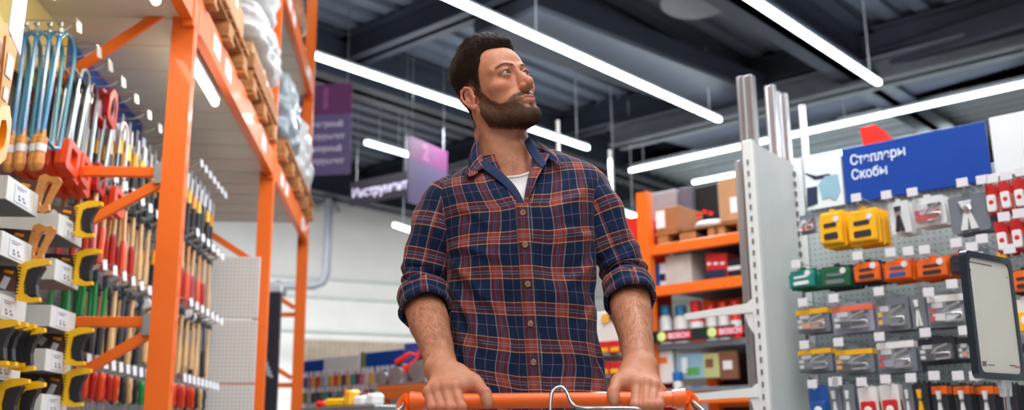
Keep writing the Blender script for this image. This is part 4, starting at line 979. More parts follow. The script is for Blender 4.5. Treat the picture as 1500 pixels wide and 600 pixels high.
# posters and bottles under the strip
box_px(992, 516, 1030, 556, .05, .04, M('pale_blue_print', (140, 180, 200), .5), 'light blue picture pack under the shelf sign', 'pack', 'picture_pack', [(.1, .3, .5, .3, M('leaf_green_print', (90, 160, 80), .5)), (-.2, .55, .2, .6, m_lab)])
box_px(1031, 516, 1052, 554, .05, .04, M('straw_print', (190, 194, 130), .5), 'straw coloured picture pack right of the light blue one', 'pack', 'picture_pack', [(-.1, .6, .5, .35, M('brown_print', (130, 84, 60), .5))])
box_px(1054, 512, 1078, 556, .05, .04, M('brown_print', (130, 84, 60), .5), 'brown picture pack beside the aluminium posts', 'pack', 'picture_pack', [(0, .5, .5, .3, m_lab)])
box_px(957, 512, 984, 562, .05, .06, m_white, 'plain white box at the left under the shelf sign', 'box', 'white_box', [(0, .7, .5, .2, M('orange_print', (230, 120, 50), .5))])
zl = bp(1017, 562)[1]-.02
b = MB(); b.box(((xr0+xr1)/2, .2, zl-.02), (xr1-xr0-.12, .45, .03)); b.build('shelf_board', M('grey_shelf_board', (120, 124, 130), .5), rk)
for k, px in enumerate((1005, 1018, 1031, 1044)): box_px(px-5, 565, px+6, 574, -.02, .12, M('pack_blue', (34, 84, 158), .4) if k % 2 else M('pack_lilac', (150, 148, 170), .4), 'small %s packet lying low, %s from left above the bottom beam' % ('blue' if k % 2 else 'lilac', ordn(k)), 'packet', 'packet', zfloor=zz_[2]+.045)
x, _ = bp(982, 560, -.1); t = thing('spray_bottle', 'small bottle with blue cap just right of the hand', 'bottle', BL(x, .0, zz_[2]+.045), BR_)
hb_ = bp(982, 545, 0)[1]-zz_[2]-.045; b = MB(); b.lathe([(.03, 0), (.033, .01), (.033, hb_*.5), (.02, hb_*.6)], 16); b.build('bottle_body', m_white, t, smooth=True)
b = MB(); b.lathe([(.034, hb_*.58), (.036, hb_*.62), (.036, hb_*.98), (.03, hb_)], 16); b.build('cap', M('bright_blue_cap', (24, 104, 184), .4), t, smooth=True)
# white gondola with red and yellow packs seen between body and arm
K2 = P(890, 500, 6.0).dot(D1)
def b2(px, py, y=0.0): return bp(px, py, y, K2)
x0, _ = b2(862, 500); x1, _ = b2(915, 500); zt_ = b2(885, 455)[1]
t = thing('white_display', 'white shop display with small logo, seen between the shirt and forearm', 'display', BL((x0+x1)/2, 0, 0, K2), BR_)
b = MB(); b.box((0, .03, zt_/2), (x1-x0, .04, zt_), bev=.004); b.build('back_panel', m_white, t)
for py in (523, 554, 590):
    z = b2(890, py)[1]; b = MB(); b.box((0, -.10, z), (x1-x0, .26, .018)); b.build('shelf_board', M('grey_shelf_board', (120, 124, 130), .5), t)
xl_, zl_ = b2(889, 466); b = MB(); b.lathe([(.03, -.004), (.03, .004)], 14, (xl_-(x0+x1)/2-.01, 0, zl_), axis='y'); b.build('logo_disc', M('logo_amber', (232, 176, 60), .5), t)
b = MB(); b.box((xl_-(x0+x1)/2+.03, 0, zl_+.01), (.05, .006, .04), rot=Matrix.Rotation(.3, 3, 'Y')); b.build('logo_mark', M('navy_print', (30, 42, 74), .5), t)
for r_i, (ya, yb) in enumerate(((502, 521), (532, 552), (566, 588))):
    for k, px in enumerate((874, 890, 906)):
        (xa, za), (xb, zb) = b2(px-7, yb, -.12), b2(px+7, ya, -.12); zf_ = b2(890, (523, 554, 590)[r_i])[1]+.0095
        o = thing('seed_box', 'red and yellow box, %s on the %s shelf of the white display' % (('left', 'middle', 'right')[k], ('upper', 'second', 'third')[r_i]), 'box', BL((xa+xb)/2, -.12, zf_, K2), BR_, 'red boxes on the white display')
        h = zb-za; b = MB(); b.box((0, 0, h/2), (xb-xa, .08, h), bev=.004); b.build('box_body', M('pack_red', (200, 38, 40), .4), o)
        b = MB(); b.box((0, -.041, h*.28), ((xb-xa)*.8, .003, h*.35)); b.build('yellow_print', M('pack_amber', (240, 178, 28), .4), o)
# two white lit shelf strips above it
for k, py in enumerate((426, 446)):
    z = b2(875, py, .5)[1]; xa, _ = b2(852, py, .5); xb, _ = b2(904, py, .5)
    b = MB(); b.prism(rrect(xb-xa, .055, .026, 4, (xa+xb)/2-(x0+x1)/2, z), .04, org=(0, .03, 0), ay=(0, 0, 1)); b.build('light_strip', m_tube, t)
b = MB(); b.box((0, .06, 1.0), (.04, .03, 2.0+(z-1.9)*0+.25)); b.build('rear_post', m_upr, t)
b = MB()
# hanging banners
m_pink = M('orchid_banner', (116, 54, 106), .55, var=.03); m_vio = M('dusty_violet_banner', (84, 70, 108), .55, var=.03); m_plum = M('dark_plum_sign', (26, 18, 30), .9); m_txt = M('pale_violet_lettering', (206, 196, 222), .5)
def banner(c, w, h, split, label, ang, texts, big=None, m_top=m_pink, m_low=m_vio, sz=.1):
    t = thing('hanging_banner', label, 'banner', c, ang)
    b = MB(); b.box((0, 0, h/2-split/2), (w, .012, split), bev=.002); b.build('upper_field', m_top, t)
    b = MB(); b.box((0, 0, -split/2), (w, .012, h-split), bev=.002); b.build('lower_field', m_low, t)
    for s_ in (-1, 1): b = MB(); b.tube([(s_*w*.4, 0, h/2), (s_*w*.4, 0, 6.55-c.z)], .006, 5); b.build('hanging_wire', m_galv, t)
    for k, s_ in enumerate(texts): text_mesh(s_, sz, 'lettering', m_txt, t, (-w*.44, -.009, h/2-split-sz*1.7-k*sz*1.7), (pi/2, 0, 0), bold=.006)
    if big: text_mesh(big, split*.95, 'numeral', M('soft_orchid_numeral', (160, 88, 148), .5), t, (-w*.16, -.009, h/2-split*.8), (pi/2, 0, 0), bold=.01)
    return t
Yb = 11.0
c = P(477, 189, Yb); w = .62; h = P(500, 128, Yb).z-P(498, 261, Yb).z
banner(c, w, h, h*.34, 'purple aisle banner hanging beside the last orange upright', -.12, ['Слесарный', 'инструмент', 'Столярный', 'инструмент'], '1', m_low=M('grey_violet_banner', (112, 96, 142), .6, var=.03), sz=.088)
Yb = 12.5; p0, p1 = P(598, 202, Yb), P(655, 218, Yb+.8); d = p1-p0; h = P(598, 202, Yb).z-P(600, 300, Yb).z
banner((p0+p1)/2+Vector((0, 0, -h/2)), (d.xy.length), h, h*.34, 'purple aisle banner with a large 2, just left of the shoulder', atan2(d.y, d.x), [], '2')
Yb = 14.0; p0 = P(517, 284, Yb); p1 = PP(600, 268, Vector((0, 0, 1)), p0.z); d = p1-p0
t = thing('hanging_sign', 'dark plum hanging sign lettered Инструмент between the two banners', 'sign', (p0+p1)/2, atan2(d.y, d.x)); h = .36; w = d.length+.1
b = MB(); b.box((0, 0, 0), (w, .03, h), bev=.004); b.build('panel', m_plum, t)
text_mesh('Инструмент', h*.55, 'lettering', m_txt, t, (-w*.46, -.02, -h*.2), (pi/2, 0, 0), bold=.003, sx=min(1, w/(h*.55*6.6)))
for s_ in (-1, 1): b = MB(); b.tube([(s_*w*.4, 0, h/2), (s_*w*.4, 0, 6.55-t.location.z)], .006, 5); b.build('hanging_wire', m_galv, t)
# slim white posts rising behind the man
for k, (px, py, Y, s_) in enumerate(((817, 176, 8.5, 'slim white post top just right of the beard, over the shoulder'), (893, 219, 8.6, 'slim white post rising behind the shoulder at right'), (942, 284, 9.2, 'slim white post beside the red end panel'))):
    p = P(px, py, Y); t = thing('display_post', s_, 'post', (p.x, p.y, 0), .3)
    b = MB(); b.box((0, 0, p.z/2), (.028, .028, p.z), bev=.004); b.build('post', m_white, t)
    b = MB(); b.box((0, 0, .01), (.2, .2, .02), bev=.003); b.build('foot', m_black, t)
# the far aisle display on the left: blue headers over rows of small packs
K3 = P(530, 560, 9.5).dot(D1)
def b3(px, py, y=0.0): return bp(px, py, y, K3)
xs0, zt_ = b3(446, 535); xs1, _ = b3(640, 518); zt_ = b3(530, 520)[1]
t = thing('far_shelving', 'long far shelving with blue headers and rows of small packs, lower middle left', 'shelving', BL((xs0+xs1)/2, 0, 0, K3), BR_)
b = MB(); b.box((0, .04, zt_/2), (xs1-xs0, .06, zt_)); b.build('back_panel', peg_mat('far_pegboard', (150, 160, 176), .05, .2, .5), t)
b = MB(); b.box((0, -.15, .1), (xs1-xs0, .4, .2)); b.build('base_shelf', m_grey, t)
w = xs1-xs0
for k, (fa, fb, mm, dz) in enumerate(((0, .17, m_sign, 0), (.17, .17+.29, m_hdr, .02), (.46, .5, M('olive_header', (120, 132, 74), .5), .04), (.5, .78, m_sign, .03), (.78, 1.0, M('periwinkle_header', (70, 90, 180), .4), .08))):
    b = MB(); b.box((-w/2+w*(fa+fb)/2, -.005, zt_-.075+dz/2), (w*(fb-fa)-.01, .02, .13+dz), bev=.003); b.build('header_panel', mm, t)
cols = [(200, 60, 50), (60, 90, 150), (190, 190, 196), (70, 74, 86), (214, 160, 60), (60, 140, 150), (190, 110, 130), (110, 116, 70), (150, 154, 166), (92, 60, 60)]
protos = []
for k, c in enumerate(cols):
    ob = thing('small_pack', 'x', 'pack', (0, 0, 0), BR_, 'small packs on the far shelving')
    b = MB(); b.box((0, 0, 0), (.075, .02, .10), bev=.004); b.build('pack_body', M('far_pack_%s' % ('red', 'blue', 'silver', 'charcoal', 'ochre', 'teal', 'rose', 'olive', 'grey', 'maroon')[k], c, .5), ob)
    b = MB(); b.box((0, -.0, .075), (.04, .004, .055)); b.build('hang_tab', m_card_w, ob); protos.append(ob)
cn = ('red', 'blue', 'silver', 'charcoal', 'ochre', 'teal', 'rose', 'olive', 'grey', 'maroon'); fu = set(); rf = random.Random(4)
for r_i in range(4):
    for c_i in range(27):
        x = -w/2+.10+c_i*(w-.15)/27*1.0
        if x > -w/2+w*.72 and r_i > 0: continue
        k = rf.randrange(10); L0_ = BL((xs0+xs1)/2+x+rf.uniform(-.01, .01), -.14, zt_-.235-r_i*.15, K3)
        place(protos[k], fu, L0_, 'tiny %s pack on the far shelving, %s row, %s column' % (cn[k], ordn(r_i), ('first', 'second', 'third', 'fourth', 'fifth', 'sixth', 'seventh', 'eighth', 'ninth', 'tenth', 'eleventh', 'twelfth', 'thirteenth', 'fourteenth', 'fifteenth', 'sixteenth', 'seventeenth', 'eighteenth', 'nineteenth', 'twentieth', 'twenty-first', 'twenty-second', 'twenty-third', 'twenty-fourth', 'twenty-fifth', 'twenty-sixth', 'twenty-seventh')[c_i]), 'small packs on the far shelving')
for p in protos:
    if p.name not in fu:
        for ch in list(KIDS(p)): bpy.data.objects.remove(ch)
        bpy.data.objects.remove(p)
# bench with power tools in front of it
K4 = P(600, 575, 6.5).dot(D1)
def b4(px, py, y=0.0): return bp(px, py, y, K4)
xa, zb_ = b4(555, 576); xb, _ = b4(690, 560); 
t = thing('display_bench', 'orange brown display bench behind the left hand and forearm', 'bench', BL((xa+xb)/2, 0, 0, K4), BR_)
b = MB(); b.box((0, 0, zb_), (xb-xa, .05, .08), bev=.004); b.build('front_beam', M('ochre_beam', (196, 100, 40), .5), t)
b = MB(); b.box((0, .3, zb_+.045), (xb-xa, .62, .02)); b.build('top_board', M('ochre_board', (160, 96, 56), .6), t)
for s_ in (-1, 1):
    for yy in (.03, .55): b = MB(); b.box((s_*((xb-xa)/2-.04), yy, zb_/2), (.05, .05, zb_)); b.build('leg', M('ochre_beam', (196, 100, 40), .5), t)
def powertool(px, py, col, lab, sc=1.0, disc=True):
    x, _ = b4(px, py, .25); t = thing('circular_saw', lab, 'power tool', BL(x, .25, zb_+.056, K4), BR_+.3)
    b = MB(); b.box((0, 0, .008), (.26*sc, .14*sc, .014)); b.build('base_plate', m_steel, t)
    b = MB(); b.lathe([(.02*sc, -.045), (.06*sc, -.04), (.065*sc, 0), (.06*sc, .01)], 22, (0, 0, .075*sc), axis='y'); b.build('blade_guard', m_galv, t, smooth=True)
    b = MB(); b.tube([(.02, .03, .11*sc), (.10*sc, .03, .14*sc), (.15*sc, .03, .21*sc), (.08*sc, .03, .23*sc), (-.03*sc, .03, .17*sc)], [.035*sc, .03*sc, .016*sc, .016*sc, .022*sc], 12); b.build('grip', col, t, smooth=True)
    b = MB(); b.lathe([(.035*sc, .0), (.045*sc, .02), (.045*sc, .12), (.03*sc, .14)], 16, (0, 0, .12*sc), axis='y'); b.build('motor_body', m_black, t, smooth=True)
powertool(583, 548, redc, 'red handled circular saw on the display bench, left one'); powertool(618, 545, redc, 'large white guarded circular saw beside the forearm', 1.25); powertool(563, 552, m_rub, 'black handled circular saw at the left end of the bench', .8)
# low counter goods nearest the bottom edge
K5 = P(520, 592, 5.5).dot(D1)
def b5(px, py, y=0.0): return bp(px, py, y, K5)
zc5 = b5(520, 600)[1]; xa, _ = b5(455, 600); xb, _ = b5(560, 600)
t = thing('low_counter', 'low grey counter at the bottom edge left of the trolley handle', 'counter', BL((xa+xb)/2, 0, 0, K5), BR_)
b = MB(); b.box((0, .2, zc5/2), (xb-xa, .5, zc5), bev=.005); b.build('counter_body', m_grey, t); b = MB(); b.box((0, .2, zc5+.01), (xb-xa+.03, .53, .02), bev=.004); b.build('counter_top', m_galv, t)
for px, pw, ph, mm, s_ in ((497, 24, 12, m_yel, 'yellow power tool case'), (532, 14, 14, m_lab, 'white folded card'), (475, 12, 10, redc, 'small red box'), (516, 10, 22, M('pack_amber', (240, 178, 28), .4), 'amber stand-up pack'), (549, 12, 16, m_white, 'white tub')):
    x0, _ = b5(px-pw/2, 595, .1); x1, _ = b5(px+pw/2, 595, .1); h = ph/1438*6.3
    o = thing('counter_item', s_+' on the low counter at the bottom edge', 'box', BL((x0+x1)/2, .1, zc5+.021, K5), BR_+.2, None); b = MB(); b.box((0, 0, h/2), (x1-x0, .1, h), bev=.015); b.build('item_body', mm, o)
    b = MB(); b.box((0, 0, h+.004), ((x1-x0)*.5, .04, .012), bev=.003); b.build('item_top', m_black, o)
# ================================================================ THE MAN
f32 = np.float32
def sm(a, b, k):
    h = np.maximum(k-np.abs(a-b), 0)/k; return np.minimum(a, b)-h*h*k*.25
def smx(a, b, k): return -sm(-a, -b, k)
def s_sph(p, c, r): return np.linalg.norm(p-np.array(c, f32), axis=1)-r
def s_ell(p, c, r, R_=None):
    q = p-np.array(c, f32)
    if R_ is not None: q = q@R_
    r = np.array(r, f32); k0 = np.linalg.norm(q/r, axis=1); k1 = np.linalg.norm(q/(r*r), axis=1)
    return k0*(k0-1)/np.maximum(k1, 1e-6)
def s_cap(p, a, b, ra, rb=None):
    a = np.array(a, f32); b = np.array(b, f32); ab = b-a; rb = ra if rb is None else rb
    t = np.clip(((p-a)@ab)/max(float(ab@ab), 1e-9), 0, 1); return np.linalg.norm(p-a-t[:, None]*ab, axis=1)-(ra+(rb-ra)*t)
def s_chain(p, pts, rs, k=.006):
    d = None
    for i in range(len(pts)-1):
        e = s_cap(p, pts[i], pts[i+1], rs[i], rs[i+1]); d = e if d is None else sm(d, e, k)
    return d
def nets(fn, lo, hi, h, blk=6):
    lo = np.array(lo, float); n = np.ceil((np.array(hi)-lo)/h/blk).astype(int); N_ = n*blk
    cc = np.stack(np.meshgrid(*[np.arange(k) for k in n], indexing='ij'), -1).reshape(-1, 3)
    cen = (lo+(cc*blk+blk/2)*h).astype(f32); dc = fn(cen); act = np.abs(dc) < h*blk*1.15
    D = np.repeat(np.repeat(np.repeat(dc.reshape(n), blk, 0), blk, 1), blk, 2).astype(f32)
    off = np.stack(np.meshgrid(*[np.arange(blk)]*3, indexing='ij'), -1).reshape(-1, 3)
    ac = cc[act]
    for s0 in range(0, len(ac), 4000):
        ii = (ac[s0:s0+4000, None, :]*blk+off[None]).reshape(-1, 3)
        D[ii[:, 0], ii[:, 1], ii[:, 2]] = fn((lo+ii*h).astype(f32))
    I_ = D < 0
    A = [I_[a:N_[0]-1+a, b_:N_[1]-1+b_, c:N_[2]-1+c] for a in (0, 1) for b_ in (0, 1) for c in (0, 1)]
    cnt = sum(x.astype(np.int8) for x in A); cell = (cnt > 0) & (cnt < 8)
    idx = -np.ones(cell.shape, np.int64); ci = np.argwhere(cell); idx[cell] = np.arange(len(ci))
    acc = np.zeros((len(ci), 3)); w = np.zeros(len(ci))
    cs = [(a, b_, c) for a in (0, 1) for b_ in (0, 1) for c in (0, 1)]
    for i, u in enumerate(cs):
        for v in cs[i+1:]:
            if sum(abs(u[k]-v[k]) for k in range(3)) != 1: continue
            du = D[ci[:, 0]+u[0], ci[:, 1]+u[1], ci[:, 2]+u[2]]; dv = D[ci[:, 0]+v[0], ci[:, 1]+v[1], ci[:, 2]+v[2]]
            m = (du < 0) != (dv < 0); t = np.where(m, du/(du-dv+1e-12), 0)
            acc += np.where(m[:, None], np.array(u)+t[:, None]*(np.array(v)-np.array(u)), 0); w += m
    V_ = lo+(ci+acc/w[:, None])*h
    F_ = []
    for ax in range(3):
        a1, a2 = (ax+1) % 3, (ax+2) % 3
        sl0 = [slice(1, -1)]*3; sl0[ax] = slice(0, -1); sl1 = list(sl0); sl1[ax] = slice(1, None)
        X0, X1 = I_[tuple(sl0)], I_[tuple(sl1)]
        e = np.argwhere(X0 != X1); e_ = e.copy(); 
        for k in range(3):
            if k != ax: e_[:, k] += 1
        q = []
        for (o1, o2) in ((-1, -1), (0, -1), (0, 0), (-1, 0)):
            g = e_.copy(); g[:, a1] += o1; g[:, a2] += o2; q.append(idx[g[:, 0], g[:, 1], g[:, 2]])
        q = np.stack(q, 1); ins = X0[e[:, 0], e[:, 1], e[:, 2]]; q[~ins] = q[~ins][:, ::-1]; q = q[(q >= 0).all(1)]; F_.append(q)
    return V_, np.concatenate(F_)
def smooth_mesh(V_, F_, it=1, lam=.5):
    for _ in range(it):
        a = np.zeros_like(V_); c = np.zeros(len(V_))
        for k in range(4):
            i, j = F_[:, k], F_[:, (k+1) % 4]
            np.add.at(a, i, V_[j]); np.add.at(c, i, 1)
            np.add.at(a, j, V_[i]); np.add.at(c, j, 1)
        V_ = V_+lam*(a/np.maximum(c, 1)[:, None]-V_)
    return V_
NP = lambda v: np.array(v, float)
MO = Vector((0.02, 2.17, 0))
man = thing('person', 'man in a plaid flannel shirt with rolled sleeves, looking up, holding the orange trolley handle', 'person', MO)
def man_mesh(name, V_, F_, mats, parent=None, smooth=True, uv=None, col=None, mi=None):
    me = bpy.data.meshes.new(name); V_ = np.asarray(V_, float)-np.array(MO)
    if isinstance(F_, np.ndarray):
        me.vertices.add(len(V_)); me.vertices.foreach_set('co', V_.astype(f32).ravel())
        me.loops.add(F_.size); me.loops.foreach_set('vertex_index', F_.astype(np.int32).ravel())
        me.polygons.add(len(F_)); me.polygons.foreach_set('loop_start', np.arange(len(F_), dtype=np.int32)*F_.shape[1])
        me.update(calc_edges=True)
    else:
        me.from_pydata([tuple(v) for v in V_], [], F_); me.update()
    if smooth: me.polygons.foreach_set('use_smooth', [True]*len(me.polygons))
    for m in (mats if isinstance(mats, list) else [mats]): me.materials.append(m)
    if mi is not None: me.polygons.foreach_set('material_index', mi)
    if uv is not None:
        ul = me.uv_layers.new(name='weave'); li = np.zeros(len(me.loops), np.int32); me.loops.foreach_get('vertex_index', li)
        ul.data.foreach_set('uv', (uv[li] if len(uv) == len(V_) else uv).astype(f32).ravel())
    if col is not None:
        ca = me.color_attributes.new('tone', 'FLOAT_COLOR', 'POINT'); ca.data.foreach_set('color', np.concatenate([col, np.ones((len(col), 1))], 1).astype(f32).ravel())
    o = bpy.data.objects.new(name, me); COL.objects.link(o); o.parent = parent if parent is not None else man
    return o

# ---- head frame: x = his right, y = where the face points, z = up
HY, HP, HR, HS = radians(38.3), radians(15.8), radians(11.6), .973
_c, _s = cos(HR), sin(HR); Ry = np.array([[_c, 0, _s], [0, 1, 0], [-_s, 0, _c]])
_c, _s = cos(HP), sin(HP); Rx = np.array([[1, 0, 0], [0, _c, -_s], [0, _s, _c]])
_c, _s = cos(pi+HY), sin(pi+HY); Rz = np.array([[_c, -_s, 0], [_s, _c, 0], [0, 0, 1]])
HM = Rz@Rx@Ry
HC = NP(P(727.7, 140.1, 2.15))
def h2w(p): return (np.asarray(p, float)*HS)@HM.T+HC
def w2h(p): return ((p-HC.astype(f32))@HM.astype(f32))/HS

def head_sdf(q):
    sx = q.copy(); sx[:, 0] = np.abs(sx[:, 0]); L = sx
    d = s_ell(q, (0, -.008, .044), (.0755, .087, .080))
    d = sm(d, s_ell(q, (0, .036, .045), (.0615, .053, .058)), .02)
    d = sm(d, s_ell(q, (0, .034, -.022), (.0585, .050, .062)), .02)
    d = sm(d, s_ell(q, (0, .036, -.066), (.0500, .048, .042)), .02)
    d = sm(d, s_cap(L, (.060, -.002, -.040), (.050, .016, -.070), .013, .013), .02)
    d = sm(d, s_cap(L, (.051, .016, -.072), (.016, .074, -.098), .014, .013), .018)
    d = sm(d, s_ell(q, (0, .080, -.092), (.021, .018, .018)), .016)
    d = sm(d, s_ell(L, (.043, .058, -.014), (.021, .020, .015)), .016)
    d = sm(d, s_ell(q, (0, .064, -.056), (.036, .028, .026)), .015)
    d = sm(d, s_chain(L, [(.048, .062, .026), (.030, .079, .0275), (.010, .087, .026)], (.008, .0085, .008), .01), .010)
    d = smx(d, -s_ell(L, (.031, .103, .008), (.019, .021, .0145)), .012)
    # nose
    d = sm(d, s_chain(q, [(0, .084, .020), (0, .096, -.002), (0, .1105, -.026)], (.0055, .0056, .0074), .008), .010)
    d = sm(d, s_sph(q, (0, .1115, -.0300), .0094), .008)
    d = sm(d, s_ell(q, (0, .093, -.020), (.0125, .012, .018)), .010)
    d = sm(d, s_ell(L, (.0122, .098, -.0345), (.0066, .0100, .0068)), .006)
    d = smx(d, -s_ell(L, (.0064, .105, -.0415), (.0028, .0050, .0032)), .003)
    # lips
    up = s_chain(L, [(.0, .0955, -.0575), (.011, .0938, -.0570), (.031, .0775, -.0650)], (.0032, .0034, .0018), .004)
    lo = s_chain(L, [(.0, .0935, -.0680), (.011, .0918, -.0675), (.029, .0780, -.0665)], (.0044, .0042, .0022), .004)
    d = sm(d, up, .005); d = sm(d, lo, .005)
    d = smx(d, -s_chain(L, [(.0, .0995, -.0626), (.013, .0955, -.0622), (.0330, .0795, -.0665)], (.0013, .0012, .0010), .002), .002)
    d = smx(d, -s_ell(q, (0, .100, -.0800), (.013, .006, .005)), .008)
    # lids over the eyeballs, cut by the slit
    lid = s_sph(L, (.0315, .0755, .0105), .0142)
    slit = s_ell(L, (.0318, .0900, .0095), (.0130, .020, .0036))
    d = sm(d, lid, .006)
    d = smx(d, -slit, .0015)
    d = smx(d, -s_sph(L, (.0315, .0755, .0105), .0120), .001)
    d = sm(d, s_chain(L, [(.0185, .0845, .0125), (.027, .0905, .0175), (.038, .0880, .0165), (.0455, .0795, .0105)], (.0014, .0020, .0020, .0014), .002), .003)
    # ears
    L0 = L; ec = np.array((.0745, -.006, -.004), f32); L = (L-ec)/np.array((.9, .84, .84), f32)+ec
    eb = s_ell(L, (.0775, -.0125, -.003), (.0058, .0185, .0325)); d = sm(d, eb, .006)
    d = smx(d, -s_ell(L, (.0865, -.009, -.004), (.0075, .0105, .018)), .004)
    hel = s_chain(L, [(.0745, .006, .004), (.0790, .002, .020), (.0835, -.010, .0285), (.0875, -.023, .024), (.0885, -.0305, .008), (.0865, -.028, -.008), (.0825, -.020, -.024), (.0785, -.009, -.036), (.0745, .001, -.034)], (.0026, .0034, .0038, .0038, .0036, .0034, .0040, .0062, .0036), .004)
    d = sm(d, hel, .004)
    d = sm(d, s_chain(L, [(.0800, -.004, .014), (.0835, -.019, .010), (.0825, -.0205, -.006), (.0800, -.012, -.018)], (.0022, .0026, .0026, .0024), .003), .003)
    d = sm(d, s_ell(L, (.0755, .004, -.009), (.0045, .0045, .0065)), .003)
    return d
TZ = 1.50
nk0 = h2w((0, -.022, -.035)); nk1 = NP(P(739, 232, 2.18)); ch = NP((.018, 2.165, 1.40))
jawR = h2w((.058, -.022, -.040)); jawL = h2w((-.058, -.022, -.040)); clav = NP(P(750, 240, 2.125))
def body_sdf(p):
    q = w2h(p); d = np.full(len(p), 9, f32); near = (np.abs(q) < .2).all(1)
    far = np.linalg.norm(q, axis=1)-.09
    d[:] = far; d[near] = head_sdf(q[near])*HS
    nk = s_chain(p, [nk0, nk0*.5+nk1*.5, nk1], (.057, .0565, .062), .006)
    nk = sm(nk, s_cap(p, jawR, clav+NP((-.01, .01, -.01)), .012, .012), .02)
    nk = sm(nk, s_cap(p, jawL, clav+NP((.012, .01, -.01)), .012, .012), .02)
    nk = sm(nk, s_sph(p, NP(P(758, 212, 2.124)), .009), .02)
    d = sm(d, nk, .018)
    tr = s_chain(p, [nk1+NP((0, .02, -.005)), (-.075, 2.19, 1.505), (-.12, 2.185, 1.470)], (.054, .036, .028), .04)
    tr = sm(tr, s_chain(p, [nk1+NP((0, .02, -.005)), (.105, 2.19, 1.505), (.150, 2.185, 1.470)], (.054, .036, .028), .04), .04)
    ct = s_ell(p, (.018, 2.175, 1.36), (.135, .090, .20))
    return sm(sm(d, tr, .04), ct, .05)
V1, F1 = nets(body_sdf, (-.21, 2.02, 1.15), (.24, 2.32, 1.91), .0021)
V1 = smooth_mesh(V1, F1, 1, .3)
# ---- arms and hands
def W3(px, py, Y): return NP(P(px, py, Y))
BAR_Y, BAR_Z = 1.880, None
hL = W3(604, 588, BAR_Y); hR = W3(1000, 584, BAR_Y-.02)
def barpt(x):
    t = (x-hL[0])/(hR[0]-hL[0]); return hL+(hR-hL)*t
BR = .0145
def hand(side):
    S_ = {}
    if side == 'R':    # his right, left in the picture
        kn = [(666, 567, .002), (652, 567, .0), (639, 570, .001), (628, 575, .003)]; fb = [677, 660, 646, 633]
        sh = W3(642, 315, 2.17); el = W3(619, 436, 2.158); wr = W3(648, 543, 1.935); wr2 = W3(659, 549, 1.925)
        th = [W3(676, 553, 1.915), W3(700, 563, 1.895), W3(711, 575, 1.864), W3(715, 592, 1.856)]; ax = 1
    else:
        kn = [(933, 562, .002), (947, 563, .0), (958, 567, .001), (967, 573, .003)]; fb = [929, 944, 954, 964]
        sh = W3(876, 310, 2.17); el = W3(920, 422, 2.158); wr = W3(937, 538, 1.935); wr2 = W3(935, 545, 1.925)
        th = [W3(922, 553, 1.910), W3(904, 561, 1.885), W3(898, 575, 1.852), W3(900, 588, 1.842)]; ax = -1
    fs = []
    for i, ((kx, ky, dy), bx) in enumerate(zip(kn, fb)):
        K = W3(kx, ky, BAR_Y-.008+dy); b0 = barpt(K[0]); rf = (.0098, .0098, .0092, .0082)[i]
        x1 = W3(bx, 600, BAR_Y-.03)[0]; R_ = BR+rf+.001
        L_ = (1.0, 1.04, .98, .86)[i]
        def pt(a, r, x): bb = barpt(x); return NP((x, bb[1]-r*cos(a), bb[2]+r*sin(a)))
        Pp = pt(radians(-24), R_+.005, K[0]+(x1-K[0])*.9); Dp = pt(radians(-84), R_+.001, x1); Tp = pt(radians(-84-50*L_), R_-.001, x1+(x1-K[0])*.12)
        fs.append((K, Pp, Dp, Tp, rf))
    return dict(sh=sh, el=el, wr=wr, wr2=wr2, th=th, fs=fs, ax=ax)
HD = {s: hand(s) for s in 'RL'}
def arm_sdf_of(h):
    fs, th = h['fs'], h['th']; wr, wr2, el, sh = h['wr'], h['wr2'], h['el'], h['sh']; ax = h['ax']
    lat = NP((1, 0, 0))
    ed = (wr-el); ed = ed/np.linalg.norm(ed)
    def fn(p):
        d = s_chain(p, [sh, el+NP((0, .0, .03))], (.036, .036), .008)
        e1 = el+ed*.03; e2 = el+ed*.11; e3 = el+ed*.20
        d = sm(d, s_chain(p, [el, e1-lat*.006, e2-lat*.004, e3, wr-lat*.010, wr2-lat*.012], (.037, .0395, .0365, .0290, .0235, .0205), .006), .02)
        d = sm(d, s_chain(p, [el, e1+lat*.006, e2+lat*.004, e3+lat*.003, wr+lat*.010, wr2+lat*.012], (.037, .0395, .0360, .0280, .0230, .0205), .006), .02)
        d = sm(d, s_sph(p, wr-lat*ax*.020+NP((0, .0, .006)), .010), .016)     # ulna head
        # back of the hand: a fan of bones from the wrist to the knuckles
        for i, f in enumerate(fs):
            a = wr2+lat*ax*(.014-.010*i)
            d = sm(d, s_cap(p, a, f[0], .0165, f[4]+.0022), .011)
            pm = (a+f[0])/2+NP((0, .012, -.014)); d = sm(d, s_cap(p, pm, f[0]+NP((0, .006, -.010)), .013, .009), .014)
        d = sm(d, s_chain(p, [wr2+lat*ax*.012, th[0]*.4+th[1]*.6, fs[0][0]+NP((0, .004, -.012))], (.016, .0135, .0085), .02), .02)
        t = s_chain(p, [wr2+lat*ax*.018, th[0], th[1], th[2], th[3]], (.0165, .0150, .0118, .0102, .0085), .006)
        t = sm(t, s_sph(p, th[2]*.45+th[3]*.55, .0108), .006)
        d = sm(d, t, .010)
        fg = None
        for i, f in enumerate(fs):
            rf = f[4]
            c = s_chain(p, list(f[:4]), (rf+.0012, rf+.0004, rf-.0006, rf-.0016), .004)
            c = sm(c, s_sph(p, f[0]+NP((0, -.001, .003)), rf+.0026), .006); c = sm(c, s_sph(p, f[1], rf+.0009), .003)
            fg = c if fg is None else sm(fg, c, .0012)
        d = sm(d, fg, .0045)
        # nails: shallow flat on thumb
        return d
    return fn
isl = [(V1, F1)]
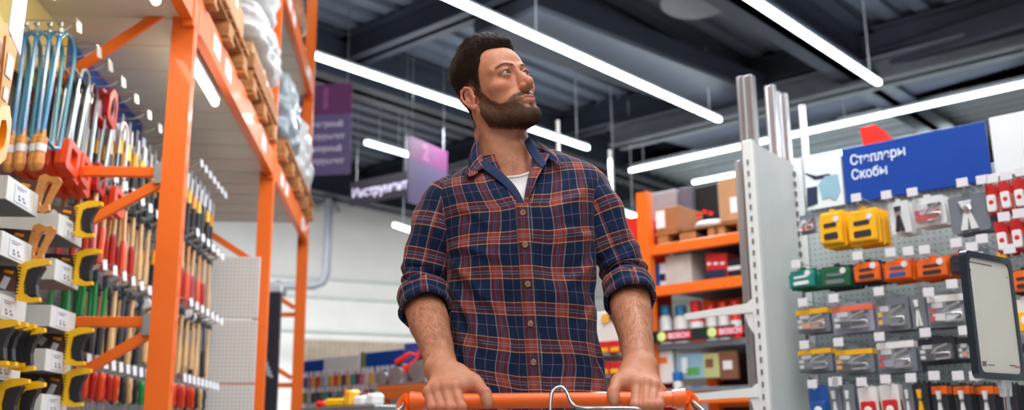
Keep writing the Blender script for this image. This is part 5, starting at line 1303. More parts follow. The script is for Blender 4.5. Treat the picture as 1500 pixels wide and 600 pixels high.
for s_ in 'RL':
    h = HD[s_]; fn = arm_sdf_of(h)
    pts = np.array([h['sh'], h['el'], h['wr'], *h['th']]+[x for f in h['fs'] for x in f[:4]])
    lo = pts.min(0)-.035; hi = pts.max(0)+.035; lo[:] = [lo[0], lo[1], lo[2]]
    # forearm and hand finer than the covered upper arm
    zc = h['el'][2]+.02
    V_, F_ = nets(fn, (lo[0]-.02, lo[1], lo[2]), (hi[0]+.02, hi[1]+.02, zc), .0018)
    V_ = smooth_mesh(V_, F_, 1, .4); isl.append((V_, F_))
    V_, F_ = nets(fn, (lo[0]-.02, lo[1], zc-.03), (hi[0]+.02, hi[1]+.02, hi[2]+.02), .006); isl.append((V_, F_))
# covered lower body, so the figure is whole from the neck to the feet
hipR, hipL = NP((-.070, 2.19, .90)), NP((.110, 2.19, .90)); 
def low_sdf(p):
    d = s_ell(p, (.02, 2.18, 1.18), (.135, .088, .26)); d = sm(d, s_ell(p, (.02, 2.185, .93), (.150, .095, .13)), .06)
    for hx, fx, fy in ((-.070, -.095, 2.14), (.110, .135, 2.26)):
        d = sm(d, s_chain(p, [(hx, 2.19, .90), ((hx+fx)/2, fy-.03, .50), (fx, fy+.01, .09)], (.082, .056, .040), .03), .05)
        d = sm(d, s_chain(p, [(fx, fy+.02, .045), (fx, fy-.16, .035)], (.036, .030), .02), .03)
    return d
isl.append(nets(low_sdf, (-.26, 1.9, 0.0), (.30, 2.4, 1.45), .012))
Vb = np.concatenate([v for v, f in isl]); o_ = 0; Fb = []
for v, f in isl: Fb.append(f+o_); o_ += len(v)
Fb = np.concatenate(Fb)

# ---- tone of the skin (lips, brows, cheeks, knuckles, shaved and bearded areas: all their own colour)
def sstep(a, b, x): t = np.clip((x-a)/(b-a), 0, 1); return t*t*(3-2*t)
q = w2h(Vb.astype(f32)); X, Yh, Z = np.abs(q[:, 0]), q[:, 1], q[:, 2]
inhead = (np.linalg.norm(q-np.array((0, 0, .0)), axis=1) < .17)
def beard_mask(X, Y, Z):
    # upper border runs from the sideburn down the cheek to the corner of the moustache
    bz = np.interp(Y, [-.005, .012, .030, .050, .066, .080, .10], [.012, .008, -.032, -.053, -.057, -.046, -.043])
    m = sstep(.006, -.004, Z-bz)*sstep(-.006, .002, Y-(-.0+.0*Z))
    lowb = np.interp(Y, [-.01, .03, .08], [-.075, -.105, -.125]); m = m*sstep(-.010, .006, Z-lowb)
    lipm = np.exp(-((X/.026)**4))*sstep(.092-.02, .084, Y+.3*X*0)*((Z > -.0745) & (Z < -.0535))
    soul = ((X < .020) & (X > .006) & (Z > -.085) & (Z < -.073) & (Y > .075))
    m = m*(1-lipm*sstep(.076, .082, Y))*(1-.7*soul)
    m = np.where((Y > .0935) & (Z > -.0450), 0, m)
    return np.where(Y < -.012, 0, m)*(X < .0725)
def hair_mask(X, Y, Z, w=.006):
    # front hairline, temple, round the ear, nape
    hz = np.interp(Y, [-.12, -.035, -.028, -.012, .004, .010, .020, .034, .044, .052, .070, .09], [-.062, -.060, -.022, .026, .024, .004, .004, .034, .052, .072, .087, .092])
    hz = hz+.020*sstep(.02, .05, X)*sstep(.03, .06, Y)*sstep(.06, .075, Z+.0)
    return sstep(-w, w, Z-hz)
bm = np.where(inhead, beard_mask(X, Yh, Z), 0); hm = np.where(inhead, hair_mask(X, Yh, Z), 0)
hm = hm*(1-((X > .0745) & (Yh > -.034) & (Yh < .008) & (Z < .030)))
base = np.array(srgb((196, 132, 102))[:3]); col = np.tile(base, (len(Vb), 1))
def blend(m, c, k=1.0):
    global col
    m = np.clip(m*k, 0, 1)[:, None]; col = col*(1-m)+np.array(srgb(c)[:3])*m
g = lambda cx, cy, cz, r: np.where(inhead, np.exp(-((X-cx)**2+(Yh-cy)**2+(Z-cz)**2)/(r*r)), 0)
blend(g(.045, .068, -.018, .02), (206, 122, 100), .55); blend(g(0, .115, -.024, .014), (208, 120, 100), .6)
blend(np.where(inhead, (X > .074)*1.0, 0), (204, 118, 100), .55)
blend(g(.031, .088, .018, .012)*.5, (170, 116, 92), .6)
lip = np.where(inhead & (X < .027) & (Yh > .078), np.exp(-((Z+.0632+.0035*(X/.027)**2)/(.0072*(1-(X/.030)**2).clip(.1)))**4), 0); blend(lip, (186, 104, 96), .85)
brow = np.where(inhead & (Yh > .05) & (X > .012) & (X < .050), np.exp(-((Z-(.0262+.0045*np.sin((X-.012)/.038*pi)-.05*np.clip(X-.035, 0, 1)))/(.0030-.03*np.clip(X-.02, 0, .04)))**2), 0); blend(brow, (88, 60, 48), .7)
lash = np.where(inhead & (Yh > .07), np.exp(-((np.sqrt(((X-.0315)/.0142)**2+((Z-.0105)/.0058)**2)-1)/.2)**2), 0); blend(lash*(Z < .0105), (130, 80, 64), .4); blend(lash*(Z >= .0105), (70, 42, 36), .7)
blend(bm, (98, 66, 50), .78); blend(hm, (44, 32, 28), .92)
for s_ in 'RL':
    for f in HD[s_]['fs']:
        for k in (0, 1):
            dd = np.linalg.norm(Vb-f[k], axis=1); blend(np.exp(-(dd/.012)**2), (206, 112, 92), .5)
    dd = np.linalg.norm(Vb-HD[s_]['th'][2], axis=1); blend(np.exp(-(dd/.012)**2), (206, 116, 96), .4)
m_skin = bpy.data.materials.new('skin'); m_skin.use_nodes = True; nt = m_skin.node_tree; N = nt.nodes; L = nt.links; b_ = N['Principled BSDF']
at = N.new('ShaderNodeAttribute'); at.attribute_name = 'tone'; tc = N.new('ShaderNodeTexCoord')
n1 = N.new('ShaderNodeTexNoise'); n1.inputs['Scale'].default_value = 45; n1.inputs['Detail'].default_value = 5; L.new(tc.outputs['Object'], n1.inputs['Vector'])
mx = N.new('ShaderNodeMix'); mx.data_type = 'RGBA'; mx.blend_type = 'SOFT_LIGHT'; mx.inputs[0].default_value = .5; L.new(at.outputs['Color'], mx.inputs[6]); L.new(n1.outputs['Fac'], mx.inputs[7])
L.new(mx.outputs[2], b_.inputs['Base Color']); b_.inputs['Roughness'].default_value = .52; b_.inputs['Specular IOR Level'].default_value = .38
b_.inputs['Subsurface Weight'].default_value = .12; b_.inputs['Subsurface Scale'].default_value = .006; b_.inputs['Subsurface Radius'].default_value = (1, .35, .2)
n2 = N.new('ShaderNodeTexNoise'); n2.inputs['Scale'].default_value = 420; n2.inputs['Detail'].default_value = 3; L.new(tc.outputs['Object'], n2.inputs['Vector'])
bu = N.new('ShaderNodeBump'); bu.inputs['Strength'].default_value = .22; bu.inputs['Distance'].default_value = .002; L.new(n2.outputs['Fac'], bu.inputs['Height']); L.new(bu.outputs[0], b_.inputs['Normal'])
body = man_mesh('body', Vb, Fb, m_skin, col=col)
# eyeballs
m_eye = M('eye_white', (176, 166, 162), .18, coat=.8, var=.02); m_iris = M('grey_blue_iris', (70, 88, 98), .3, coat=1, var=.3, scale=300); m_pup = M('pupil', (8, 8, 9), .1)
gz = NP((-.18, .92, .16)); gz = gz/np.linalg.norm(gz)
for sx in (1, -1):
    c = NP((sx*.0315, .0755, .0105)); V_, F_, mi = [], [], []
    t1 = np.cross(gz, (0, 0, 1.)); t1 /= np.linalg.norm(t1); t2 = np.cross(t1, gz); ns, nr = 24, 22
    for i in range(nr+1):
        a = pi*i/nr*1.0; r = .01195
        for j in range(ns):
            th = 2*pi*j/ns; rr = r+(.0008*max(0, cos(a)-.86)/.14 if cos(a) > .86 else 0)
            V_.append(h2w(c+rr*(gz*cos(a)+sin(a)*(t1*cos(th)+t2*sin(th)))))
    for i in range(nr):
        for j in range(ns): F_.append((i*ns+j, (i+1)*ns+j, (i+1)*ns+(j+1) % ns, i*ns+(j+1) % ns)); mi.append(2 if i < 1 else 1 if i < 4 else 0)
    man_mesh('eyeball', V_, F_, [m_eye, m_iris, m_pup], mi=mi)

# ---- hair
m_hair = bpy.data.materials.new('dark_brown_hair'); m_hair.use_nodes = True; b_ = m_hair.node_tree.nodes['Principled BSDF']
b_.inputs['Base Color'].default_value = srgb((48, 34, 28)); b_.inputs['Roughness'].default_value = .55; b_.inputs['Specular IOR Level'].default_value = .25
m_beard = bpy.data.materials.new('brown_beard_hair'); m_beard.use_nodes = True; b_ = m_beard.node_tree.nodes['Principled BSDF']
b_.inputs['Base Color'].default_value = srgb((84, 58, 44)); b_.inputs['Roughness'].default_value = .5; b_.inputs['Specular IOR Level'].default_value = .25
def hair_thick(q):
    X, Y, Z = np.abs(q[:, 0]), q[:, 1], q[:, 2]
    m = hair_mask(X, Y, Z, .016)
    top = sstep(.055, .105, Z)*sstep(.080, .052, X)
    t = .0004+.0052*sstep(.03, .08, Z)+.016*top+.013*top*np.exp(-((Y-.025)/.045)**2)*sstep(.075, .04, X)-.006*sstep(.05, .085, Y)
    t = np.where(Z < .0, .0004, t)
    ear = sstep(.010, .0, np.abs(q[:, 1]+.012)-.018)*sstep(.034, .024, Z)*(X > .06)
    return np.where(m > .05, t*m-.004*(1-m), -.006)-.012*ear
def hair_sdf(p):
    q = w2h(p); d = np.full(len(p), .1, f32); far = np.linalg.norm(q-np.array((0, 0, .04), f32), axis=1)-.12; near = far < .06
    d[:] = np.maximum(far, .03)
    qq = q[near]; sk = s_ell(qq, (0, -.008, .044), (.0755, .087, .080)); sk = sm(sk, s_ell(qq, (0, .036, .045), (.0615, .053, .058)), .02)
    sk = sm(sk, s_ell(qq, (0, -.024, -.03), (.060, .054, .060)), .02)
    # strands clump in waves running front to back
    wv = .0022*np.sin(qq[:, 0]*130+3*np.sin(qq[:, 1]*60)+1)*np.sin(qq[:, 1]*110+2*np.sin(qq[:, 0]*80))*sstep(.08, .11, qq[:, 2])+.0016*np.sin(qq[:, 0]*420+4*np.sin(qq[:, 1]*45)+qq[:, 2]*60)*sstep(.07, .1, qq[:, 2])
    d[near] = (sk-hair_thick(qq)-wv)*HS
    return d
Vh, Fh = nets(hair_sdf, tuple(HC-.16), tuple(HC+.18), .0024)
Vh = smooth_mesh(Vh, Fh, 2, .5)
m_hairb = M('hair_undercoat', (38, 28, 24), 1.0, var=.3, scale=200); m_hairb.node_tree.nodes['Principled BSDF'].inputs['Specular IOR Level'].default_value = .05
hair = man_mesh('hair', Vh, Fh, m_hairb); hair['label'] = 'short dark brown hair brushed up at the front'
def vnormals(V_, F_):
    n = np.zeros_like(V_); a = np.cross(V_[F_[:, 2]]-V_[F_[:, 0]], V_[F_[:, 3]]-V_[F_[:, 1]])
    for k in range(4): np.add.at(n, F_[:, k], a)
    return n/np.maximum(np.linalg.norm(n, axis=1), 1e-12)[:, None]
def strands(name, roots, dirs, nrm, L_, w, mat, bend=.5, label=None, parent=None, seed=1, segs=3):
    R_ = np.random.default_rng(seed); n = len(roots); V_ = []; 
    side = np.cross(dirs, nrm); side /= np.maximum(np.linalg.norm(side, axis=1), 1e-9)[:, None]
    V_ = np.zeros((n, 2*segs+1, 3)); 
    for k in range(segs+1):
        t = k/segs; c = roots+dirs*(L_*t)[:, None]-nrm*(bend*L_*t*t)[:, None]
        w_ = (w*(1-.6*t))[:, None]
        if k < segs: V_[:, 2*k] = c-side*w_; V_[:, 2*k+1] = c+side*w_
        else: V_[:, 2*segs] = c
    F_ = []
    bi = np.arange(n)*(2*segs+1)
    for k in range(segs-1): F_.append(np.stack([bi+2*k, bi+2*k+1, bi+2*k+3, bi+2*k+2], 1))
    e = bi+2*(segs-1); F_.append(np.stack([e, e+1, e+2, e+2], 1))
    F4 = np.concatenate(F_[:-1]); F3 = F_[-1][:, :3]
    me = bpy.data.meshes.new(name); VV = V_.reshape(-1, 3)-np.array(MO)
    me.from_pydata(VV.tolist(), [], F4.tolist()+F3.tolist()); me.materials.append(mat); me.update()
    me.polygons.foreach_set('use_smooth', [True]*len(me.polygons))
    o = bpy.data.objects.new(name, me); COL.objects.link(o); o.parent = parent if parent is not None else man
    o['kind'] = 'stuff'
    if label: o['label'] = label
    return o
nr_ = np.random.default_rng(5)
def pick(V_, F_, wts, n):
    # random points on the quads, weighted
    a = np.linalg.norm(np.cross(V_[F_[:, 2]]-V_[F_[:, 0]], V_[F_[:, 3]]-V_[F_[:, 1]]), axis=1)*wts[F_].mean(1); a = a/a.sum()
    f = nr_.choice(len(F_), n, p=a); u, v = nr_.random(n)[:, None], nr_.random(n)[:, None]
    c = V_[F_[f]]; return (c[:, 0]*(1-u)*(1-v)+c[:, 1]*u*(1-v)+c[:, 2]*u*v+c[:, 3]*(1-u)*v), f
def unit(a): return a/np.maximum(np.linalg.norm(a, axis=1), 1e-9)[:, None]
def wide(a): return a[:, None] if a.ndim == 1 else a
nb = vnormals(V1, F1); nh = vnormals(Vh, Fh)
qv = w2h(V1.astype(f32)); n1_ = len(V1)
# beard
r_, f_ = pick(V1, F1, bm[:n1_]**1.2, 15000); nn = unit(nb[F1[f_]].mean(1)); ql = w2h(r_.astype(f32))
dl = np.stack([ql[:, 0]*2.0, .25+0*ql[:, 0], -1+0*ql[:, 0]], 1)+nr_.normal(size=(len(r_), 3))*.35; dw = unit(dl@HM.T); dw = unit(dw-nn*(dw*nn).sum(1)[:, None]*.8+nn*.55)
Lb = (.0045+.0045*sstep(-.05, -.10, ql[:, 2]))*nr_.uniform(.6, 1.2, len(r_)); Lb = Lb*np.where((ql[:, 2] > -.02), .55, 1)
strands('beard', r_, dw, nn, Lb, np.full(len(r_), .00028), m_beard, .35, 'full short brown beard')
# brows
wb = brow[:n1_]**2*(qv[:, 2] > .0215)*(qv[:, 2] < .036); r_, f_ = pick(V1, F1, wb, 520); nn = unit(nb[F1[f_]].mean(1)); ql = w2h(r_.astype(f32))
dl = np.stack([np.sign(ql[:, 0])*1.0, -.25+0*ql[:, 0], .35+0*ql[:, 0]], 1)+nr_.normal(size=(len(r_), 3))*.2; dw = unit(dl@HM.T); dw = unit(dw-nn*(dw*nn).sum(1)[:, None]+nn*.25)
strands('eyebrows', r_, dw, nn, nr_.uniform(.003, .0055, len(r_)), np.full(len(r_), .0002), m_beard, .2)
# head hair: sides short and flat, top long, swept up and back
qh = w2h(Vh.astype(f32)); outw = (((nh@HM)*np.stack([qh[:, 0], qh[:, 1]+.01, qh[:, 2]-.03], 1)).sum(1) > 0)*1.0
r_, f_ = pick(Vh, Fh, outw, 24000); nn = unit(nh[Fh[f_]].mean(1)); ql = w2h(r_.astype(f32)); tp = sstep(.07, .11, ql[:, 2]); fr = sstep(.02, .08, ql[:, 1])*tp
dl = np.stack([.3*nr_.normal(size=len(r_))+.25*tp, -.9*(tp)-.45*(1-tp)+.35*fr, (-.9*(1-tp)+.45*fr+.05*tp)], 1)+nr_.normal(size=(len(r_), 3))*.13
dw = unit(dl@HM.T); dw = unit(dw-nn*(dw*nn).sum(1)[:, None]*.7+nn*(.20+.16*tp)[:, None])
Ls = (.0070+.012*tp+.006*fr)*nr_.uniform(.6, 1.25, len(r_)); 
strands('hair_strands', r_-nn*.001, dw, nn, Ls, np.full(len(r_), .00032)+.0001*tp, m_hair, .35, parent=None)
# short growth round the edge of the hair
wh = np.clip(hm[:n1_]*1.0, 0, 1)*(qv[:, 2] < .095)*(1-hm[:n1_]*.2); r_, f_ = pick(V1, F1, wh, 16000); nn = unit(nb[F1[f_]].mean(1)); ql = w2h(r_.astype(f32))
dl = np.stack([0*ql[:, 0], -.4+0*ql[:, 0], -1+0*ql[:, 0]], 1)+nr_.normal(size=(len(r_), 3))*.3; dw = unit(dl@HM.T); dw = unit(dw-nn*(dw*nn).sum(1)[:, None]+nn*.4)
strands('hair_fade', r_, dw, nn, nr_.uniform(.004, .0075, len(r_))*(.6+.6*sstep(.0, .06, ql[:, 2])), np.full(len(r_), .00026), m_hair, .3)
# forearm hair
k0 = len(V1); off = k0
for s_, ii in (('R', 1), ('L', 3)):
    V_, F_ = isl[ii]; nv = vnormals(V_, F_); h = HD[s_]; ed = unit((h['wr']-h['el'])[None])[0]
    t = ((V_-h['el'])@ed)/np.linalg.norm(h['wr']-h['el']); w_ = sstep(.05, .2, t)*sstep(1.05, .75, t)*(nv[:, 1] < .3)
    r_, f_ = pick(V_, F_, w_, 3800); nn = unit(nv[F_[f_]].mean(1)); dw = np.tile(ed, (len(r_), 1))+NP((0, 0, -.3))+nr_.normal(size=(len(r_), 3))*.35+np.sign(r_[:, :1]-h['el'][0])*NP((.3, 0, 0))
    dw = unit(dw); dw = unit(dw-nn*(dw*nn).sum(1)[:, None]+nn*.3)
    strands('arm_hair', r_, dw, nn, nr_.uniform(.007, .014, len(r_)), np.full(len(r_), .00012), m_beard, .3)
# chest hair at the neckline
r0 = W3(752, 238, 2.1)
w_ = np.exp(-(((V1-(r0+NP((0, 0, -.0))))*NP((1, .5, 1.3)))**2).sum(1)/.022**2)*(nb[:, 1] < -.2); r_, f_ = pick(V1, F1, w_, 260); nn = unit(nb[F1[f_]].mean(1))
dw = unit(NP((0, 0, 1.))+nr_.normal(size=(len(r_), 3))*.5); dw = unit(dw-nn*(dw*nn).sum(1)[:, None]+nn*.3); strands('chest_hair', r_, dw, nn, nr_.uniform(.005, .010, len(r_)), np.full(len(r_), .00009), m_beard, .3)
# ---------------------------------------------------------------- shirt
def plaid():
    m = bpy.data.materials.new('plaid_flannel'); m.use_nodes = True; nt = m.node_tree; N = nt.nodes; L = nt.links; b = N['Principled BSDF']
    uv = N.new('ShaderNodeUVMap'); uv.uv_map = 'weave'; sx = N.new('ShaderNodeSeparateXYZ'); L.new(uv.outputs[0], sx.inputs[0])
    NAVY, MAR, MAR2, SL, GOLD, PALE, LAV, ORG = [srgb(c) for c in ((16, 34, 66), (112, 40, 46), (104, 36, 52), (62, 76, 96), (196, 150, 92), (142, 142, 146), (118, 98, 126), (176, 84, 50))]
    def ramp(out, per, stops):
        mu = N.new('ShaderNodeMath'); mu.operation = 'MULTIPLY'; mu.inputs[1].default_value = 1/per; L.new(out, mu.inputs[0])
        fr = N.new('ShaderNodeMath'); fr.operation = 'FRACT'; L.new(mu.outputs[0], fr.inputs[0])
        rp = N.new('ShaderNodeValToRGB'); rp.color_ramp.interpolation = 'CONSTANT'; e = rp.color_ramp.elements
        e[0].position = 0; e[0].color = stops[0][1]; e[1].position = stops[1][0]; e[1].color = stops[1][1]
        for p, c in stops[2:]: x = e.new(p); x.color = c
        L.new(fr.outputs[0], rp.inputs[0]); return rp, fr
    # warp: runs up the body
    wp, wf = ramp(sx.outputs[0], .067, [(0, PALE), (.035, MAR), (.15, ORG), (.165, SL), (.235, ORG), (.25, MAR), (.375, PALE), (.41, NAVY), (.69, LAV), (.712, NAVY)])
    # weft: runs round the body
    ft, ff = ramp(sx.outputs[1], .077, [(0, GOLD), (.028, MAR2), (.135, GOLD), (.148, SL), (.215, GOLD), (.228, MAR2), (.345, GOLD), (.372, NAVY), (.69, LAV), (.708, NAVY)])
    mx = N.new('ShaderNodeMix'); mx.data_type = 'RGBA'; mx.inputs[0].default_value = .5; L.new(wp.outputs[0], mx.inputs[6]); L.new(ft.outputs[0], mx.inputs[7])
    def band(fr, w):
        lt = N.new('ShaderNodeMath'); lt.operation = 'LESS_THAN'; lt.inputs[1].default_value = w; L.new(fr.outputs[0], lt.inputs[0]); return lt
    a, c = band(wf, .40), band(ff, .37); an = N.new('ShaderNodeMath'); an.operation = 'MULTIPLY'; L.new(a.outputs[0], an.inputs[0]); L.new(c.outputs[0], an.inputs[1])
    k = N.new('ShaderNodeMath'); k.operation = 'MULTIPLY'; k.inputs[1].default_value = .40; L.new(an.outputs[0], k.inputs[0])
    m2 = N.new('ShaderNodeMix'); m2.data_type = 'RGBA'; L.new(k.outputs[0], m2.inputs[0]); L.new(mx.outputs[2], m2.inputs[6])
    m3 = N.new('ShaderNodeMix'); m3.data_type = 'RGBA'; m3.blend_type = 'SCREEN'; m3.inputs[0].default_value = 1; L.new(mx.outputs[2], m3.inputs[6]); m3.inputs[7].default_value = srgb((150, 60, 28)); L.new(m3.outputs[2], m2.inputs[7])
    no = N.new('ShaderNodeTexNoise'); no.inputs['Scale'].default_value = 900; L.new(uv.outputs[0], no.inputs['Vector'])
    m4 = N.new('ShaderNodeMix'); m4.data_type = 'RGBA'; m4.blend_type = 'OVERLAY'; m4.inputs[0].default_value = .35; L.new(m2.outputs[2], m4.inputs[6]); L.new(no.outputs['Fac'], m4.inputs[7])
    L.new(m4.outputs[2], b.inputs['Base Color']); b.inputs['Roughness'].default_value = .85; b.inputs['Specular IOR Level'].default_value = .2
    b.inputs['Sheen Weight'].default_value = .12; b.inputs['Sheen Roughness'].default_value = .4
    bu = N.new('ShaderNodeBump'); bu.inputs['Strength'].default_value = .15; bu.inputs['Distance'].default_value = .001; L.new(no.outputs['Fac'], bu.inputs['Height']); L.new(bu.outputs[0], b.inputs['Normal'])
    return m
m_plaid = plaid()
m_navy = M('navy_lining', (22, 44, 84), .85, var=.15, scale=60, bump=.2, bscale=300)
m_tee = M('white_jersey', (232, 230, 232), .8, var=.02, bump=.15, bscale=500)
m_btn = M('tortoiseshell_button', (150, 118, 96), .3, var=.4, scale=200); m_btnh = M('button_hole_thread', (40, 30, 28), .8)
# torso profile: z, left edge x, right edge x, half depth, centre y
TP = [(.84, -.160, .205, .120, 2.185), (.92, -.160, .205, .124, 2.183), (1.00, -.152, .203, .122, 2.180), (1.08, -.147, .193, .118, 2.178), (1.18, -.146, .183, .116, 2.176), (1.28, -.150, .183, .120, 2.172), (1.36, -.156, .188, .124, 2.170),
      (1.42, -.166, .196, .122, 2.170), (1.46, -.176, .204, .116, 2.170), (1.49, -.180, .208, .107, 2.172), (1.515, -.176, .205, .096, 2.174), (1.532, -.160, .190, .086, 2.176), (1.547, -.135, .166, .078, 2.178), (1.560, -.110, .138, .071, 2.178), (1.572, -.088, .106, .067, 2.178)]
TZT = 1.572
def tilt(x, z): return .11*(x-.01)*np.clip((z-1.15)/.3, 0, 1)
TPa = np.array(TP); _zf = np.linspace(.84, TZT, 400); _k = np.hanning(31); _k /= _k.sum()
_tf = [np.convolve(np.pad(np.interp(_zf, TPa[:, 0], TPa[:, i]), 15, mode='edge'), _k, 'valid') for i in range(1, 5)]
def tprof(z): return [np.interp(z, _zf, a) for a in _tf]
ZV = 1.435                       # where the shirt is buttoned up to
def placket_x(z): return np.interp(z, [.8, 1.05, 1.25, 1.435, 1.50, 1.56], [.050, .042, .030, .020, .012, .006])
def fold(u, z, seed):
    # long soft drag folds, metres of displacement
    r = np.random.default_rng(seed); d = 0
    for _ in range(8):
        a = r.uniform(-.9, .9); f = r.uniform(12, 38); ph = r.uniform(0, 6); w = r.uniform(.6, 1.0)
        k = np.sin(f*(u*cos(a)+z*sin(a)*1.4)+ph+1.3*np.sin(7*z+ph)); d = d+w*(np.abs(k)**1.6*np.sign(k))/(f/14)
    return d*.0038
def creases(u, z):
    # single tension folds: (u0, z0, u1, z1, height, width)
    L_ = ((-.185, 1.335, -.060, 1.215, .0065, .011), (-.19, 1.29, -.085, 1.13, .0055, .010), (-.185, 1.36, -.05, 1.33, .0045, .010), (-.165, 1.19, -.115, 1.04, .0075, .011), (-.125, 1.21, -.150, 1.00, .0065, .009), (-.06, 1.16, -.095, .98, .005, .010),
          (.185, 1.335, .085, 1.25, .0055, .011), (.19, 1.30, .12, 1.16, .005, .010), (.18, 1.14, .125, .99, .0065, .011), (.155, 1.12, .150, .98, .005, .009), (.18, 1.37, .07, 1.36, .004, .010), (.07, 1.19, .085, 1.0, .0035, .010), (-.15, 1.45, -.06, 1.40, .0045, .012), (.15, 1.47, .07, 1.41, .004, .012), (-.03, 1.24, -.045, 1.08, .003, .009))
    d = 0
    for a, b_, c, e, h, w in L_:
        du, dz = c-a, e-b_; ln = np.hypot(du, dz); t = ((u-a)*du+(z-b_)*dz)/ln**2; tt = np.clip(t, 0, 1)
        s_ = ((u-a)*dz-(z-b_)*du)/ln+.006*np.sin(t*5); end = np.hypot(u-a-du*tt, z-b_-dz*tt)
        env = np.exp(-(np.maximum(0, np.abs(t-.5)-.28)/.22)**2)
        d = d+h*env*(np.exp(-(s_/w)**2)-.55*np.exp(-((s_-1.7*w)/(1.2*w))**2))
    return d
NA, NZ = 300, 280
zs_ = np.linspace(.84, TZT, NZ); Vs = np.zeros((NZ, NA+1, 3)); UV = np.zeros((NZ, NA+1, 2))
vlen = 0; px_ = None
for i, z in enumerate(zs_):
    xl, xr, hd, cy = tprof(z); cx = (xl+xr)/2; hw = (xr-xl)/2; pz = placket_x(z)
    # front opening above the top button
    op = 0.0
    if z > ZV: t = (z-ZV)/(TZT-ZV); op = .004+.050*t**.8
    n_e = 2.5
    a0 = -pi/2; aa = np.linspace(0, 2*pi, NA+1)
    # denser in front is not needed: equal steps starting at the placket
    th = a0+aa; c_, s__ = np.cos(th), np.sin(th)
    q = (np.abs(c_)**n_e+np.abs(s__)**n_e)**(-1/n_e)
    x = cx+hw*c_*q; y = cy+hd*s__*q
    # shift so that the seam sits at the placket
    front = np.clip(-s__, 0, 1)**2; x = x+(pz-cx)*front
    ds0 = np.hypot(np.diff(x), np.diff(y))
    side = np.where(aa < pi, 1.0, -1.0); fade = np.exp(-(np.minimum(aa, 2*pi-aa)/.55)**2); x = x+side*op*fade*.8; y = y-.012*(op > 0)*fade*min(1, op/.02)*0
    ds = ds0; u = np.concatenate([[0], np.cumsum(ds)]); u = np.where(aa <= pi, u, u-u[-1])
    # chest and shoulder-blade fullness
    nx, ny = c_/hw, s__/hd; nn_ = np.hypot(nx, ny); nx, ny = nx/nn_, ny/nn_
    d = fold(u, z*1.0, 3)*np.clip((1.54-z)/.06, .1, 1)
    d = d+.0035*np.exp(-((z-1.27+.35*np.abs(x-cx))/.05)**2)*np.sin(60*(z+.5*np.abs(x-cx)))       # pull lines from the armpits
    d = d+.004*np.clip((1.1-z)/.2, 0, 1)*np.sin(u*42+2*np.sin(z*9))                        # hanging pleats at the waist
    d = d+creases(u, z)
    d = d*np.where(np.minimum(aa, 2*pi-aa) < .16, .3, 1)
    x = x+nx*d; y = y+ny*d
    Vs[i, :, 0] = x; Vs[i, :, 1] = y; Vs[i, :, 2] = z+tilt(x, z)+.010*np.exp(-((z-TZT)/.05)**2)*np.clip(s__, -.2, 1)
    if i: vlen += np.hypot(z-zs_[i-1], hwp-hw if z > 1.47 else 0)
    hwp = hw
    wv = np.clip(np.minimum(aa, 2*pi-aa)/.3, 0, 1); UV[i, :, 0] = u+.0085+wv*(.0035*np.sin(z*21+u*9)+.002*np.sin(z*47+u*20+2)+.003*np.clip((1.2-z)/.15, 0, 1)*np.sin(z*60+u*14)); UV[i, :, 1] = vlen+.028+wv*(.10*np.clip(-u, 0, .2)*np.clip((1.5-z)/.3, 0, 1)*-1.0+.006*np.sin(u*9+z*5+1)+.003*np.sin(u*23+z*14))
def grid_faces(nr_, nc_, wrap=False):
    i, j = np.meshgrid(np.arange(nr_-1), np.arange(nc_-1 if not wrap else nc_), indexing='ij'); j2 = (j+1) % nc_ if wrap else j+1
    return np.stack([i*nc_+j, i*nc_+j2, (i+1)*nc_+j2, (i+1)*nc_+j], -1).reshape(-1, 4)
shirt = man_mesh('shirt', Vs.reshape(-1, 3), grid_faces(NZ, NA+1), m_plaid, uv=UV.reshape(-1, 2))
shirt['label'] = 'navy, maroon and gold plaid flannel shirt with rolled sleeves'
def solid(o, t, off=-1): md = o.modifiers.new('cloth_thickness', 'SOLIDIFY'); md.thickness = t; md.offset = off
solid(shirt, .0022, -1)
